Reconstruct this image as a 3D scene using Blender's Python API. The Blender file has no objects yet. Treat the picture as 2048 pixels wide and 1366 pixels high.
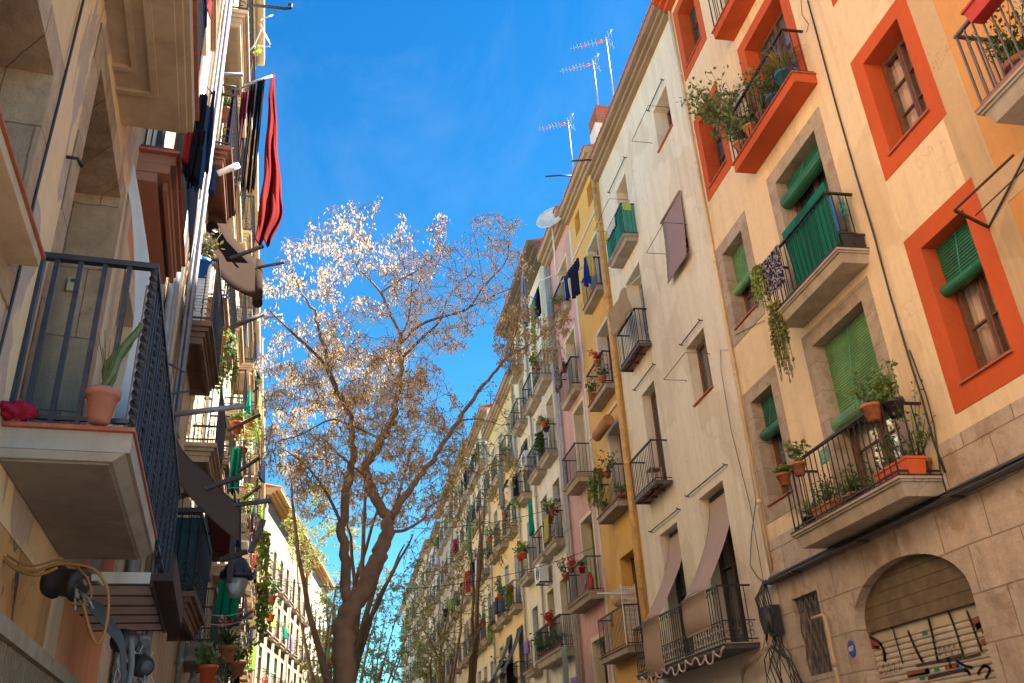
import bpy, bmesh, math, random
from mathutils import Vector, Matrix
rad = math.radians
random.seed(7)
SC = bpy.context.scene
COL = SC.collection
# ------------------------------------------------------------ camera
CAM = Vector((0.0, 0.0, 1.65))
M = Matrix(((0.98308299, -0.03258218, -0.18023938),
            (-0.17553198, -0.44863761, -0.87630635),
            (-0.05231019, 0.89311964, -0.44676722)))
FOC = 1742.309
cam = bpy.data.objects.new('camera', bpy.data.cameras.new('camera'))
COL.objects.link(cam)
cam.matrix_world = Matrix.Translation(CAM) @ M.to_4x4()
cam.data.sensor_width = 36.0
cam.data.lens = 36.0 * FOC / 2048.0
cam.data.clip_start = 0.05
cam.data.clip_end = 3000.0
SC.camera = cam
# ------------------------------------------------------------ sky, sun, exposure
SUN_EL, SUN_AZ = 50.0, 84.0            # azimuth from +Y towards +X
world = bpy.data.worlds.new('World')
SC.world = world
world.use_nodes = True
wn = world.node_tree.nodes
wl = world.node_tree.links
bg = wn['Background']
sky = wn.new('ShaderNodeTexSky')
sky.sky_type = 'NISHITA'
sky.sun_disc = False
sky.sun_elevation = rad(SUN_EL)
sky.sun_rotation = rad(SUN_AZ)
sky.air_density = 1.0
sky.dust_density = 0.3
sky.ozone_density = 3.0
tcw = wn.new('ShaderNodeTexCoord')
hs = wn.new('ShaderNodeHueSaturation')
hs.inputs['Saturation'].default_value = 1.25
hs.inputs['Value'].default_value = 1.0
wl.new(sky.outputs[0], hs.inputs['Color'])
# thin high wisps of cloud
mpw = wn.new('ShaderNodeMapping')
mpw.inputs['Scale'].default_value = (2.2, 1.2, 3.0)
mpw.inputs['Location'].default_value = (2.3, 0.9, 1.6)
mpw.inputs['Rotation'].default_value = (0.3, 0.5, 0.9)
nzw = wn.new('ShaderNodeTexNoise')
nzw.inputs['Scale'].default_value = 1.6
nzw.inputs['Detail'].default_value = 7
nzw.inputs['Roughness'].default_value = 0.62
nzw.inputs['Distortion'].default_value = 0.6
crw = wn.new('ShaderNodeValToRGB')
crw.color_ramp.elements[0].position = 0.5
crw.color_ramp.elements[1].position = 0.95
crw.color_ramp.elements[0].color = (0, 0, 0, 1)
crw.color_ramp.elements[1].color = (0.14, 0.14, 0.14, 1)
mxw = wn.new('ShaderNodeMixRGB')
mxw.inputs['Color2'].default_value = (4.0, 4.6, 5.2, 1)
wl.new(tcw.outputs['Generated'], mpw.inputs[0])
wl.new(mpw.outputs[0], nzw.inputs['Vector'])
wl.new(nzw.outputs['Fac'], crw.inputs[0])
wl.new(crw.outputs[0], mxw.inputs['Fac'])
tint = wn.new('ShaderNodeMixRGB'); tint.blend_type = 'MULTIPLY'; tint.inputs[0].default_value = 1.0
sxw = wn.new('ShaderNodeSeparateXYZ'); rpw = wn.new('ShaderNodeValToRGB')
rpw.color_ramp.elements[0].position = 0.25; rpw.color_ramp.elements[0].color = (0.58, 1.06, 1.0, 1)
rpw.color_ramp.elements[1].position = 0.8; rpw.color_ramp.elements[1].color = (0.13, 0.74, 0.9, 1)
wl.new(tcw.outputs['Generated'], sxw.inputs[0]); wl.new(sxw.outputs[2], rpw.inputs[0]); wl.new(rpw.outputs[0], tint.inputs[2])
wl.new(hs.outputs[0], tint.inputs[1])
wl.new(tint.outputs[0], mxw.inputs['Color1'])
wl.new(mxw.outputs[0], bg.inputs['Color'])
bg.inputs['Strength'].default_value = 0.047
sun = bpy.data.objects.new('sun', bpy.data.lights.new('sun', 'SUN'))
COL.objects.link(sun)
sun.data.energy = 5.0
sun.data.angle = rad(0.5)
sun.data.color = (1.0, 0.93, 0.82)
sd = Vector((math.sin(rad(SUN_AZ)) * math.cos(rad(SUN_EL)), math.cos(rad(SUN_AZ)) * math.cos(rad(SUN_EL)), math.sin(rad(SUN_EL))))
sun.rotation_euler = sd.to_track_quat('Z', 'Y').to_euler()
sun.location = (20, 10, 40)
SC.view_settings.view_transform = 'Standard'
SC.view_settings.look = 'None'
SC.view_settings.exposure = 2.55
SC.view_settings.gamma = 1.0
SC.cycles.max_bounces = 8
SC.cycles.diffuse_bounces = 5
SC.cycles.transparent_max_bounces = 12

# ------------------------------------------------------------ frames and mesh helpers
def ray(u, v):
    return M @ Vector((u - 1024.0, -(v - 683.0), -FOC))

class Frame:
    """facade frame: s runs along the wall, n comes out of it, z is up"""
    def __init__(s, x0, y0, k, side):
        s.x0, s.y0, s.k = x0, y0, k
        a = math.sqrt(1 + k * k)
        s.T = Vector((k / a, 1 / a, 0))
        s.N = Vector((1 / a, -k / a, 0)) * side
        s.O = Vector((x0 - k * y0, 0, 0)); s.side = side; s.a = a
    def p(s, y, n, z):
        return s.O + s.T * (y * s.a) + s.N * n + Vector((0, 0, z))
    def px(s, u, v, n=0.0):           # where the sight line meets the wall (or a plane n in front of it)
        d = ray(u, v); q = s.O + s.N * n
        t = (q - CAM).dot(s.N) / d.dot(s.N)
        w = CAM + d * t
        return (w - q).dot(s.T) / s.a, w.z

def atY(u, v, y):
    d = ray(u, v); return CAM + d * (y / d.y)

WR = Frame(7.5, 0, 0.0, -1)           # the sunless row of houses
LA = Frame(-1.15, 0, -0.1228, 1)      # near houses across the street
LB = Frame(-2.28, 11, -0.07, 1)
LC = Frame(-4.9, 57, 0.1, 1)

class MB:
    def __init__(s, fr=None):
        s.v = []; s.f = []; s.fr = fr; s.sm = []
    def P(s, p):
        return s.fr.p(*p) if s.fr else Vector(p)
    def add(s, pts, faces, smooth=False, raw=False):
        b = len(s.v)
        s.v += [Vector(p) if raw else s.P(p) for p in pts]
        for f in faces:
            s.f.append([b + i for i in f]); s.sm.append(smooth)
    def box(s, a0, a1, n0, n1, z0, z1):
        s.add([(a0, n0, z0), (a1, n0, z0), (a1, n1, z0), (a0, n1, z0), (a0, n0, z1), (a1, n0, z1), (a1, n1, z1), (a0, n1, z1)],
              [(0, 1, 2, 3), (7, 6, 5, 4), (0, 4, 5, 1), (1, 5, 6, 2), (2, 6, 7, 3), (3, 7, 4, 0)])
    def hexa(s, p8, raw=False):
        s.add(p8, [(0, 1, 2, 3), (7, 6, 5, 4), (0, 4, 5, 1), (1, 5, 6, 2), (2, 6, 7, 3), (3, 7, 4, 0)], raw=raw)
    def quad(s, a, b, c, d, raw=False):
        s.add([a, b, c, d], [(0, 1, 2, 3)], raw=raw)
    def tube(s, pts, r, k=6, raw=False, caps=True, smooth=True):
        P = [Vector(p) if raw else s.P(p) for p in pts]
        R = r if isinstance(r, (list, tuple)) else [r] * len(P)
        n = len(P)
        if n < 2: return
        t0 = (P[1] - P[0])
        if t0.length < 1e-7: return
        up = Vector((0, 0, 1)) if abs(t0.normalized().z) < .9 else Vector((1, 0, 0))
        base = len(s.v); prev = None
        for i in range(n):
            t = (P[min(i + 1, n - 1)] - P[max(i - 1, 0)])
            t = t.normalized() if t.length > 1e-9 else Vector((0, 0, 1))
            if prev is None: x = up.cross(t).normalized()
            else:
                x = prev - t * prev.dot(t)
                x = x.normalized() if x.length > 1e-6 else up.cross(t).normalized()
            prev = x; y = t.cross(x)
            for j in range(k):
                a = 2 * math.pi * (j + .5) / k
                s.v.append(P[i] + x * (math.cos(a) * R[i]) + y * (math.sin(a) * R[i]))
        for i in range(n - 1):
            for j in range(k):
                s.f.append([base + i * k + j, base + i * k + (j + 1) % k, base + (i + 1) * k + (j + 1) % k, base + (i + 1) * k + j]); s.sm.append(smooth)
        if caps:
            s.f.append([base + j for j in range(k)][::-1]); s.sm.append(False)
            s.f.append([base + (n - 1) * k + j for j in range(k)]); s.sm.append(False)
    def bar(s, a, b, w=.012, raw=False):
        s.tube([a, b], w * .7071, 4, raw, smooth=False)
    def grid(s, fn, nu, nv, smooth=True, raw=False, thick=0.0):
        pts = [fn(i / nu, j / nv) for j in range(nv + 1) for i in range(nu + 1)]
        fs = [(j * (nu + 1) + i, j * (nu + 1) + i + 1, (j + 1) * (nu + 1) + i + 1, (j + 1) * (nu + 1) + i) for j in range(nv) for i in range(nu)]
        P = [Vector(p) if raw else s.P(p) for p in pts]
        b = len(s.v)
        s.v += P
        for f in fs: s.f.append([b + i for i in f]); s.sm.append(smooth)
        if thick:
            nn = len(P); nor = [Vector((0, 0, 0)) for _ in P]
            for f in fs:
                m = (P[f[1]] - P[f[0]]).cross(P[f[3]] - P[f[0]])
                for i in f: nor[i] += m
            b2 = len(s.v)
            s.v += [p - (m.normalized() if m.length > 1e-12 else Vector((0, 0, 1))) * thick for p, m in zip(P, nor)]
            for f in fs: s.f.append([b2 + i for i in f][::-1]); s.sm.append(smooth)
            w = nu + 1
            edge = [(i, i + 1) for i in range(nu)] + [(j * w + nu, (j + 1) * w + nu) for j in range(nv)] + \
                   [(nv * w + i + 1, nv * w + i) for i in range(nu)] + [((j + 1) * w, j * w) for j in range(nv)]
            for p, q in edge: s.f.append([b + p, b2 + p, b2 + q, b + q]); s.sm.append(False)
    def lathe(s, c, prof, k=12, raw=False, axis=None):
        C0 = Vector(c) if raw else s.P(c)
        base = len(s.v)
        Z = (axis or Vector((0, 0, 1))).normalized()
        X = Z.orthogonal().normalized(); Y = Z.cross(X)
        for (r, h) in prof:
            for j in range(k):
                a = 2 * math.pi * j / k
                s.v.append(C0 + X * (r * math.cos(a)) + Y * (r * math.sin(a)) + Z * h)
        for i in range(len(prof) - 1):
            for j in range(k):
                s.f.append([base + i * k + j, base + i * k + (j + 1) % k, base + (i + 1) * k + (j + 1) % k, base + (i + 1) * k + j]); s.sm.append(True)
    def prism(s, poly, n0, n1):        # poly in (s,z), extruded along n
        k = len(poly)
        s.add([(a, n0, z) for a, z in poly] + [(a, n1, z) for a, z in poly],
              [tuple(range(k)), tuple(range(2 * k - 1, k - 1, -1))] + [(i, (i + 1) % k, k + (i + 1) % k, k + i) for i in range(k)])

def mk(name, mb, mat, off, parent=None):
    me = bpy.data.meshes.new(name)
    me.from_pydata([p - off for p in mb.v], [], mb.f)
    me.polygons.foreach_set('use_smooth', mb.sm)
    if mat: me.materials.append(mat)
    if len(mb.f) < 60000:
        bm = bmesh.new(); bm.from_mesh(me); bmesh.ops.recalc_face_normals(bm, faces=bm.faces); bm.to_mesh(me); bm.free()
    me.update()
    o = bpy.data.objects.new(name, me); COL.objects.link(o)
    if parent: o.parent = parent
    else: o.location = off
    return o

class Thing:
    def __init__(s, name, base, label, cat, group=None, kind=None):
        s.off = Vector(base)
        s.root = bpy.data.objects.new(name, None); COL.objects.link(s.root)
        s.root.empty_display_size = .2
        s.root.location = s.off
        s.root['label'] = label; s.root['category'] = cat
        if group: s.root['group'] = group
        if kind: s.root['kind'] = kind
    def part(s, name, mb, mat, parent=None, label=None):
        if not mb.f: return None
        o = mk(name, mb, mat, s.off, parent or s.root)
        if label: o['label'] = label
        return o

def single(name, mb, mat, base, label=None, cat=None, group=None, kind=None):
    o = mk(name, mb, mat, Vector(base))
    if label: o['label'] = label
    if cat: o['category'] = cat
    if group: o['group'] = group
    if kind: o['kind'] = kind
    return o

# ------------------------------------------------------------ materials
MATS = {}
def newmat(name):
    m = bpy.data.materials.new(name); m.use_nodes = True
    nt = m.node_tree; b = nt.nodes['Principled BSDF']
    return m, nt, b
def N(nt, t, **kw):
    n = nt.nodes.new(t)
    for k, v in kw.items(): setattr(n, k, v)
    return n
def mapped(nt, scale, loc=(0, 0, 0)):
    g = N(nt, 'ShaderNodeNewGeometry'); mp = N(nt, 'ShaderNodeMapping')
    mp.inputs['Scale'].default_value = scale; mp.inputs['Location'].default_value = loc
    nt.links.new(g.outputs['Position'], mp.inputs[0]); return mp.outputs[0]
def noise(nt, vec, sc, det=4, ro=.55, dist=0):
    n = N(nt, 'ShaderNodeTexNoise'); n.inputs['Scale'].default_value = sc; n.inputs['Detail'].default_value = det
    n.inputs['Roughness'].default_value = ro; n.inputs['Distortion'].default_value = dist
    if vec: nt.links.new(vec, n.inputs['Vector'])
    return n.outputs['Fac']
def ramp(nt, fac, p0, p1, c0=(0, 0, 0, 1), c1=(1, 1, 1, 1)):
    r = N(nt, 'ShaderNodeValToRGB'); e = r.color_ramp.elements
    e[0].position = p0; e[1].position = p1; e[0].color = c0; e[1].color = c1
    nt.links.new(fac, r.inputs[0]); return r.outputs[0]
def mix(nt, fac, a, b, mode='MIX'):
    m = N(nt, 'ShaderNodeMixRGB', blend_type=mode)
    for i, x in ((0, fac), (1, a), (2, b)):
        if isinstance(x, (int, float)): m.inputs[i].default_value = x
        elif isinstance(x, tuple): m.inputs[i].default_value = (*x[:3], 1)
        else: nt.links.new(x, m.inputs[i])
    return m.outputs[0]
def bump(nt, b, h, st=.3, dist=.02):
    n = N(nt, 'ShaderNodeBump'); n.inputs['Strength'].default_value = st; n.inputs['Distance'].default_value = dist
    nt.links.new(h, n.inputs['Height']); nt.links.new(n.outputs[0], b.inputs['Normal'])

def plaster(name, c1, c2, dirt=(.25, .2, .15), dirtamt=.35, sc=.35, bs=.25, peel=None, peelpos=.6):
    if name in MATS: return MATS[name]
    m, nt, b = newmat(name)
    pos = mapped(nt, (1, 1, 1)); strk = mapped(nt, (2.4, 2.4, .16))
    big = noise(nt, pos, sc, 5, .6, .4); fine = noise(nt, pos, 9, 6, .7); st = noise(nt, strk, 1.5, 5, .65)
    col = mix(nt, ramp(nt, big, .35, .68), c1, c2)
    col = mix(nt, mix(nt, 1.0, ramp(nt, st, .46, .74), (dirtamt,) * 3, 'MULTIPLY'), col, dirt)
    sp = noise(nt, pos, 2.2, 8, .75, .8)
    col = mix(nt, ramp(nt, sp, .60, .74, (0, 0, 0, 1), (dirtamt,) * 3 + (1,)), col, tuple(.62 * x for x in c1))
    col = mix(nt, ramp(nt, fine, .35, .7), mix(nt, 1.0, col, (.9, .9, .9), 'MULTIPLY'), col)
    pt = noise(nt, mapped(nt, (1, 1, .8), (11, 4, 2)), .55, 2, .5, .3)
    col = mix(nt, ramp(nt, pt, .57, .585), col, mix(nt, 1.0, col, (.9, .88, .84), 'MULTIPLY'))
    vo = N(nt, 'ShaderNodeTexVoronoi', feature='DISTANCE_TO_EDGE'); vo.inputs['Scale'].default_value = .7
    wv_ = N(nt, 'ShaderNodeVectorMath', operation='ADD'); wn_ = N(nt, 'ShaderNodeTexNoise'); wn_.inputs['Scale'].default_value = 2.5; wn_.inputs['Detail'].default_value = 6
    nt.links.new(pos, wv_.inputs[0]); nt.links.new(wn_.outputs['Color'], wv_.inputs[1]); nt.links.new(pos, wn_.inputs['Vector']); nt.links.new(wv_.outputs[0], vo.inputs['Vector'])
    ck = ramp(nt, vo.outputs['Distance'], .002, .009, (1, 1, 1, 1), (0, 0, 0, 1))
    cm_ = mix(nt, 1.0, ck, ramp(nt, noise(nt, pos, .45, 2), .52, .6), 'MULTIPLY')
    col = mix(nt, mix(nt, 1.0, cm_, (dirtamt,) * 3, 'MULTIPLY'), col, tuple(x * .35 for x in c1))
    h = mix(nt, .5, fine, big)
    if peel:
        pf = ramp(nt, noise(nt, mapped(nt, (1, 1, .45), (3, 1, 7)), 1.7, 9, .6, .7), peelpos, peelpos + .02)
        pc = mix(nt, fine, peel, tuple(.6 * x for x in peel))
        col = mix(nt, pf, col, pc)
        h = mix(nt, .6, h, mix(nt, 1.0, (1, 1, 1), pf, 'SUBTRACT'))
    nt.links.new(col, b.inputs['Base Color']); b.inputs['Roughness'].default_value = .9
    bump(nt, b, h, bs, .02)
    MATS[name] = m; return m

def stone(name, c1, c2, mortar=(.3, .24, .18), bw=.8, bh=.42, ms=.012, bs=.5, dirtamt=.4):
    if name in MATS: return MATS[name]
    m, nt, b = newmat(name)
    g = N(nt, 'ShaderNodeNewGeometry'); sx = N(nt, 'ShaderNodeSeparateXYZ'); cb = N(nt, 'ShaderNodeCombineXYZ')
    nt.links.new(g.outputs['Position'], sx.inputs[0])
    ad = N(nt, 'ShaderNodeMath', operation='ADD'); nt.links.new(sx.outputs[0], ad.inputs[0]); nt.links.new(sx.outputs[1], ad.inputs[1])
    nt.links.new(ad.outputs[0], cb.inputs[0]); nt.links.new(sx.outputs[2], cb.inputs[1])
    wob = N(nt, 'ShaderNodeVectorMath', operation='ADD')
    nz = N(nt, 'ShaderNodeTexNoise'); nz.inputs['Scale'].default_value = 3; nz.inputs['Detail'].default_value = 3
    sc_ = N(nt, 'ShaderNodeVectorMath', operation='SCALE'); sc_.inputs['Scale'].default_value = .05
    nt.links.new(nz.outputs['Color'], sc_.inputs[0]); nt.links.new(cb.outputs[0], wob.inputs[0]); nt.links.new(sc_.outputs[0], wob.inputs[1])
    br = N(nt, 'ShaderNodeTexBrick'); br.inputs['Scale'].default_value = 1
    br.inputs['Brick Width'].default_value = bw; br.inputs['Row Height'].default_value = bh
    br.inputs['Mortar Size'].default_value = ms; br.inputs['Mortar Smooth'].default_value = .2; br.inputs['Bias'].default_value = 0
    br.inputs['Color1'].default_value = (*c1, 1); br.inputs['Color2'].default_value = (*c2, 1); br.inputs['Mortar'].default_value = (*mortar, 1)
    nt.links.new(wob.outputs[0], br.inputs['Vector'])
    pos = mapped(nt, (1, 1, 1)); fine = noise(nt, pos, 7, 8, .72); big = noise(nt, pos, .8, 4)
    st = noise(nt, mapped(nt, (2, 2, .3)), 1.3, 5, .6)
    col = mix(nt, ramp(nt, fine, .3, .7), mix(nt, 1.0, br.outputs['Color'], (.72, .7, .68), 'MULTIPLY'), br.outputs['Color'])
    col = mix(nt, ramp(nt, noise(nt, pos, 1.9, 7, .7, .6), .5, .62), col, mix(nt, 1.0, col, (.78, .7, .62), 'MULTIPLY'))
    col = mix(nt, mix(nt, 1.0, ramp(nt, st, .45, .8), (dirtamt,) * 3, 'MULTIPLY'), col, tuple(x * .4 for x in c1))
    nt.links.new(col, b.inputs['Base Color']); b.inputs['Roughness'].default_value = .92
    hh = mix(nt, .75, fine, br.outputs['Fac'], 'SUBTRACT')
    bump(nt, b, hh, bs, .03)
    MATS[name] = m; return m

def simple(name, c, rough=.6, metal=0., var=.25, sc=6, bs=.1, spec=None, alpha=None, transl=0.):
    if name in MATS: return MATS[name]
    m, nt, b = newmat(name)
    pos = mapped(nt, (1, 1, 1)); f = noise(nt, pos, sc, 6, .65)
    col = mix(nt, ramp(nt, f, .3, .7), tuple(max(0, x * (1 - var)) for x in c), tuple(min(1, x * (1 + var * .6)) for x in c))
    nt.links.new(col, b.inputs['Base Color']); b.inputs['Roughness'].default_value = rough; b.inputs['Metallic'].default_value = metal
    if spec is not None: b.inputs['Specular IOR Level'].default_value = spec
    if bs: bump(nt, b, f, bs, .01)
    if transl:
        tr = N(nt, 'ShaderNodeBsdfTranslucent'); ms = N(nt, 'ShaderNodeMixShader'); ms.inputs[0].default_value = transl
        nt.links.new(col, tr.inputs[0]); nt.links.new(b.outputs[0], ms.inputs[1]); nt.links.new(tr.outputs[0], ms.inputs[2])
        nt.links.new(ms.outputs[0], nt.nodes['Material Output'].inputs[0])
    MATS[name] = m; return m

def cloth(name, c, c2=None, kind=None, sc=20.):
    if name in MATS: return MATS[name]
    m, nt, b = newmat(name)
    pos = mapped(nt, (1, 1, 1)); f = noise(nt, pos, 5, 6, .6)
    base = mix(nt, f, tuple(x * .75 for x in c), c)
    if c2:
        if kind == 'check' or kind == 'stripe':
            w = N(nt, 'ShaderNodeTexWave', bands_direction='Y' if kind == 'check' else 'X'); w.inputs['Scale'].default_value = sc
            nt.links.new(pos, w.inputs['Vector']); base = mix(nt, ramp(nt, w.outputs['Fac'], .45, .55), base, c2)
        else:
            base = mix(nt, ramp(nt, noise(nt, pos, sc, 3, .6, 1.5), .5, .53), base, c2)
    nt.links.new(base, b.inputs['Base Color']); b.inputs['Roughness'].default_value = .95
    b.inputs['Specular IOR Level'].default_value = .1
    wv = noise(nt, pos, 220, 2, .5); bump(nt, b, wv, .25, .003)
    tr = N(nt, 'ShaderNodeBsdfTranslucent'); ms = N(nt, 'ShaderNodeMixShader'); ms.inputs[0].default_value = .25
    nt.links.new(base, tr.inputs[0]); nt.links.new(b.outputs[0], ms.inputs[1]); nt.links.new(tr.outputs[0], ms.inputs[2])
    nt.links.new(ms.outputs[0], nt.nodes['Material Output'].inputs[0])
    MATS[name] = m; return m

def leafmat(name, c, c2, transl=.35, rough=.5):
    if name in MATS: return MATS[name]
    m, nt, b = newmat(name)
    g = N(nt, 'ShaderNodeNewGeometry')
    col = mix(nt, g.outputs['Random Per Island'], c, c2)
    nt.links.new(col, b.inputs['Base Color']); b.inputs['Roughness'].default_value = rough
    tr = N(nt, 'ShaderNodeBsdfTranslucent'); ms = N(nt, 'ShaderNodeMixShader'); ms.inputs[0].default_value = transl
    nt.links.new(col, tr.inputs[0]); nt.links.new(b.outputs[0], ms.inputs[1]); nt.links.new(tr.outputs[0], ms.inputs[2])
    nt.links.new(ms.outputs[0], nt.nodes['Material Output'].inputs[0])
    MATS[name] = m; return m

def glassmat(name, clear=False, tint=(.05, .06, .07)):
    if name in MATS: return MATS[name]
    m, nt, b = newmat(name)
    pos = mapped(nt, (1, 1, 1)); f = noise(nt, pos, 1.6, 2, .5)
    if not clear:
        col = mix(nt, ramp(nt, noise(nt, mapped(nt, (9, 9, .2)), 1.0, 2), .4, .6), tint, tuple(x * 2.2 for x in tint))
        nt.links.new(col, b.inputs['Base Color'])
        b.inputs['Roughness'].default_value = .04; b.inputs['IOR'].default_value = 2.1
        b.inputs['Specular IOR Level'].default_value = .8
        bump(nt, b, f, .06, .02)
    else:
        gl = N(nt, 'ShaderNodeBsdfGlossy'); gl.inputs['Roughness'].default_value = .03
        tr = N(nt, 'ShaderNodeBsdfTransparent'); lw0 = N(nt, 'ShaderNodeLayerWeight'); lw0.inputs[0].default_value = .5; lw = N(nt, 'ShaderNodeMapRange'); nt.links.new(lw0.outputs['Facing'], lw.inputs[0]); lw.inputs[1].default_value = .2; lw.inputs[2].default_value = 1.0; lw.inputs[3].default_value = .1; lw.inputs[4].default_value = .75
        ms = N(nt, 'ShaderNodeMixShader')
        bn = N(nt, 'ShaderNodeBump'); bn.inputs['Strength'].default_value = .06; bn.inputs['Distance'].default_value = .02
        nt.links.new(f, bn.inputs['Height']); nt.links.new(bn.outputs[0], gl.inputs['Normal'])
        nt.links.new(lw.outputs[0], ms.inputs[0]); nt.links.new(tr.outputs[0], ms.inputs[1]); nt.links.new(gl.outputs[0], ms.inputs[2])
        nt.links.new(ms.outputs[0], nt.nodes['Material Output'].inputs[0])
    MATS[name] = m; return m

G = dict(
 glass=glassmat('dark_glass'), clear=glassmat('clear_glass', True),
 iron=simple('black_iron', (.035, .033, .036), .5, .3, .4, 12, .15),
 ironb=simple('weathered_iron', (.09, .08, .085), .6, .2, .5, 9, .3),
 wood=simple('brown_wood', (.14, .065, .035), .5, 0, .4, 14, .2),
 dwood=simple('dark_wood', (.06, .03, .022), .55, 0, .4, 14, .2),
 gwood=simple('grey_wood', (.42, .42, .42), .6, 0, .25, 8, .1),
 white=simple('white_paint', (.72, .72, .7), .5, 0, .12, 5, .05),
 terra=simple('terracotta', (.46, .16, .07), .85, 0, .4, 14, .25),
 orangep=simple('orange_plastic', (.68, .12, .03), .5, 0, .15, 5, .05),
 blackp=simple('black_plastic', (.03, .03, .035), .45, 0, .3, 5, .05),
 soil=simple('potting_soil', (.05, .035, .025), .95, 0, .5, 30, .5),
 tile=simple('red_tile', (.42, .12, .07), .75, 0, .3, 12, .2),
 slab=plaster('balcony_concrete', (.5, .43, .34), (.4, .34, .27), dirtamt=.7, sc=1.2),
 slabg=plaster('grey_concrete', (.4, .37, .33), (.28, .26, .24), dirtamt=.8, sc=1.2),
 green=simple('green_slats', (.13, .3, .12), .55, 0, .45, 2.5, .1),
 dgreen=simple('bottle_green_slats', (.015, .15, .075), .45, 0, .45, 2.5, .1),
 steel=simple('galvanised_steel', (.3, .32, .36), .5, .3, .25, 7, .1),
 alu=simple('aluminium_tube', (.75, .76, .78), .3, .8, .1, 7, .05),
 surst=stone('window_stone', (.5, .42, .33), (.4, .32, .25), bw=.9, bh=.55, ms=.008, bs=.35),
 orange=plaster('burnt_orange_paint', (.6, .1, .02), (.5, .085, .02), (.35, .1, .04), dirtamt=.35, bs=.2),
 curtain=cloth('pale_curtain', (.85, .78, .68)), rail=simple('handrail_black', (.03, .028, .03), .45, .3, .3, 9, .1),
 leafd=leafmat('deep_leaf', (.02, .08, .015), (.09, .2, .03)), leafm=leafmat('mid_leaf', (.06, .14, .02), (.22, .3, .06)),
 leafy=leafmat('yellow_leaf', (.16, .17, .03), (.4, .34, .08)), leafl=leafmat('lime_leaf', (.16, .28, .03), (.42, .5, .08)),
 flower=leafmat('red_petals', (.5, .02, .03), (.7, .12, .08)),
)

# ------------------------------------------------------------ house builders
def house(name, fr, s0, s1, z1, mat, label, openings=(), deep=9.0, z0=0.0, roof=None):
    T = Thing(name, fr.p(s0, 0, z0), label, 'building')
    mb = MB(fr)
    ss = sorted(set([s0, s1] + [x for o in openings for x in (o[0], o[1]) if s0 < x < s1]))
    zs = sorted(set([z0, z1] + [x for o in openings for x in (o[2], o[3]) if z0 < x < z1]))
    for i in range(len(ss) - 1):
        for j in range(len(zs) - 1):
            cs, cz = (ss[i] + ss[i + 1]) / 2, (zs[j] + zs[j + 1]) / 2
            if any(o[0] < cs < o[1] and o[2] < cz < o[3] for o in openings): continue
            mb.quad((ss[i], 0, zs[j]), (ss[i + 1], 0, zs[j]), (ss[i + 1], 0, zs[j + 1]), (ss[i], 0, zs[j + 1]))
    for o in openings:
        a, b, c, d = o[:4]; e = -(o[4] if len(o) > 4 else .35) - .25
        mb.quad((a, 0, c), (a, e, c), (a, e, d), (a, 0, d)); mb.quad((b, 0, c), (b, e, c), (b, e, d), (b, 0, d))
        mb.quad((a, 0, c), (a, e, c), (b, e, c), (b, 0, c)); mb.quad((a, 0, d), (a, e, d), (b, e, d), (b, 0, d))
        mb.quad((a, e, c), (b, e, c), (b, e, d), (a, e, d))
    mb.quad((s0, 0, z0), (s0, -deep, z0), (s0, -deep, z1), (s0, 0, z1)); mb.quad((s1, 0, z0), (s1, -deep, z0), (s1, -deep, z1), (s1, 0, z1))
    mb.quad((s0, 0, z1), (s0, -deep, z1), (s1, -deep, z1), (s1, 0, z1)); mb.quad((s0, -deep, z0), (s0, -deep, z1), (s1, -deep, z1), (s1, -deep, z0))
    bmm = mb
    T.part('wall', bmm, mat)
    T.fr = fr; T.s0 = s0; T.s1 = s1; T.z1 = z1
    return T

def cornice(T, mat, out=.35, h=.3, tile=None, z=None, s0=None, s1=None):
    z = T.z1 if z is None else z; s0 = T.s0 + .01 if s0 is None else s0; s1 = T.s1 - .01 if s1 is None else s1
    mb = MB(T.fr)
    mb.box(s0, s1, -.1, out * .4, z - h, z - h * .7)
    mb.box(s0, s1, -.1, out * .65, z - h * .7 + .001, z - h * .4)
    mb.box(s0, s1, -.1, out, z - h * .4 + .001, z + .04)
    c = T.part('cornice', mb, mat)
    if tile:
        t = MB(T.fr)
        k = max(2, int((s1 - s0) / .22))
        for i in range(k):
            a = s0 + (i + .5) * (s1 - s0) / k
            t.tube([(a, out + .02, z + .07), (a, -1.6, z + .6)], .06, 6)
        t.box(s0, s1, -1.5, out + .03, z + .045, z + .09)
        T.part('roof', t, tile)
    return c

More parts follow.
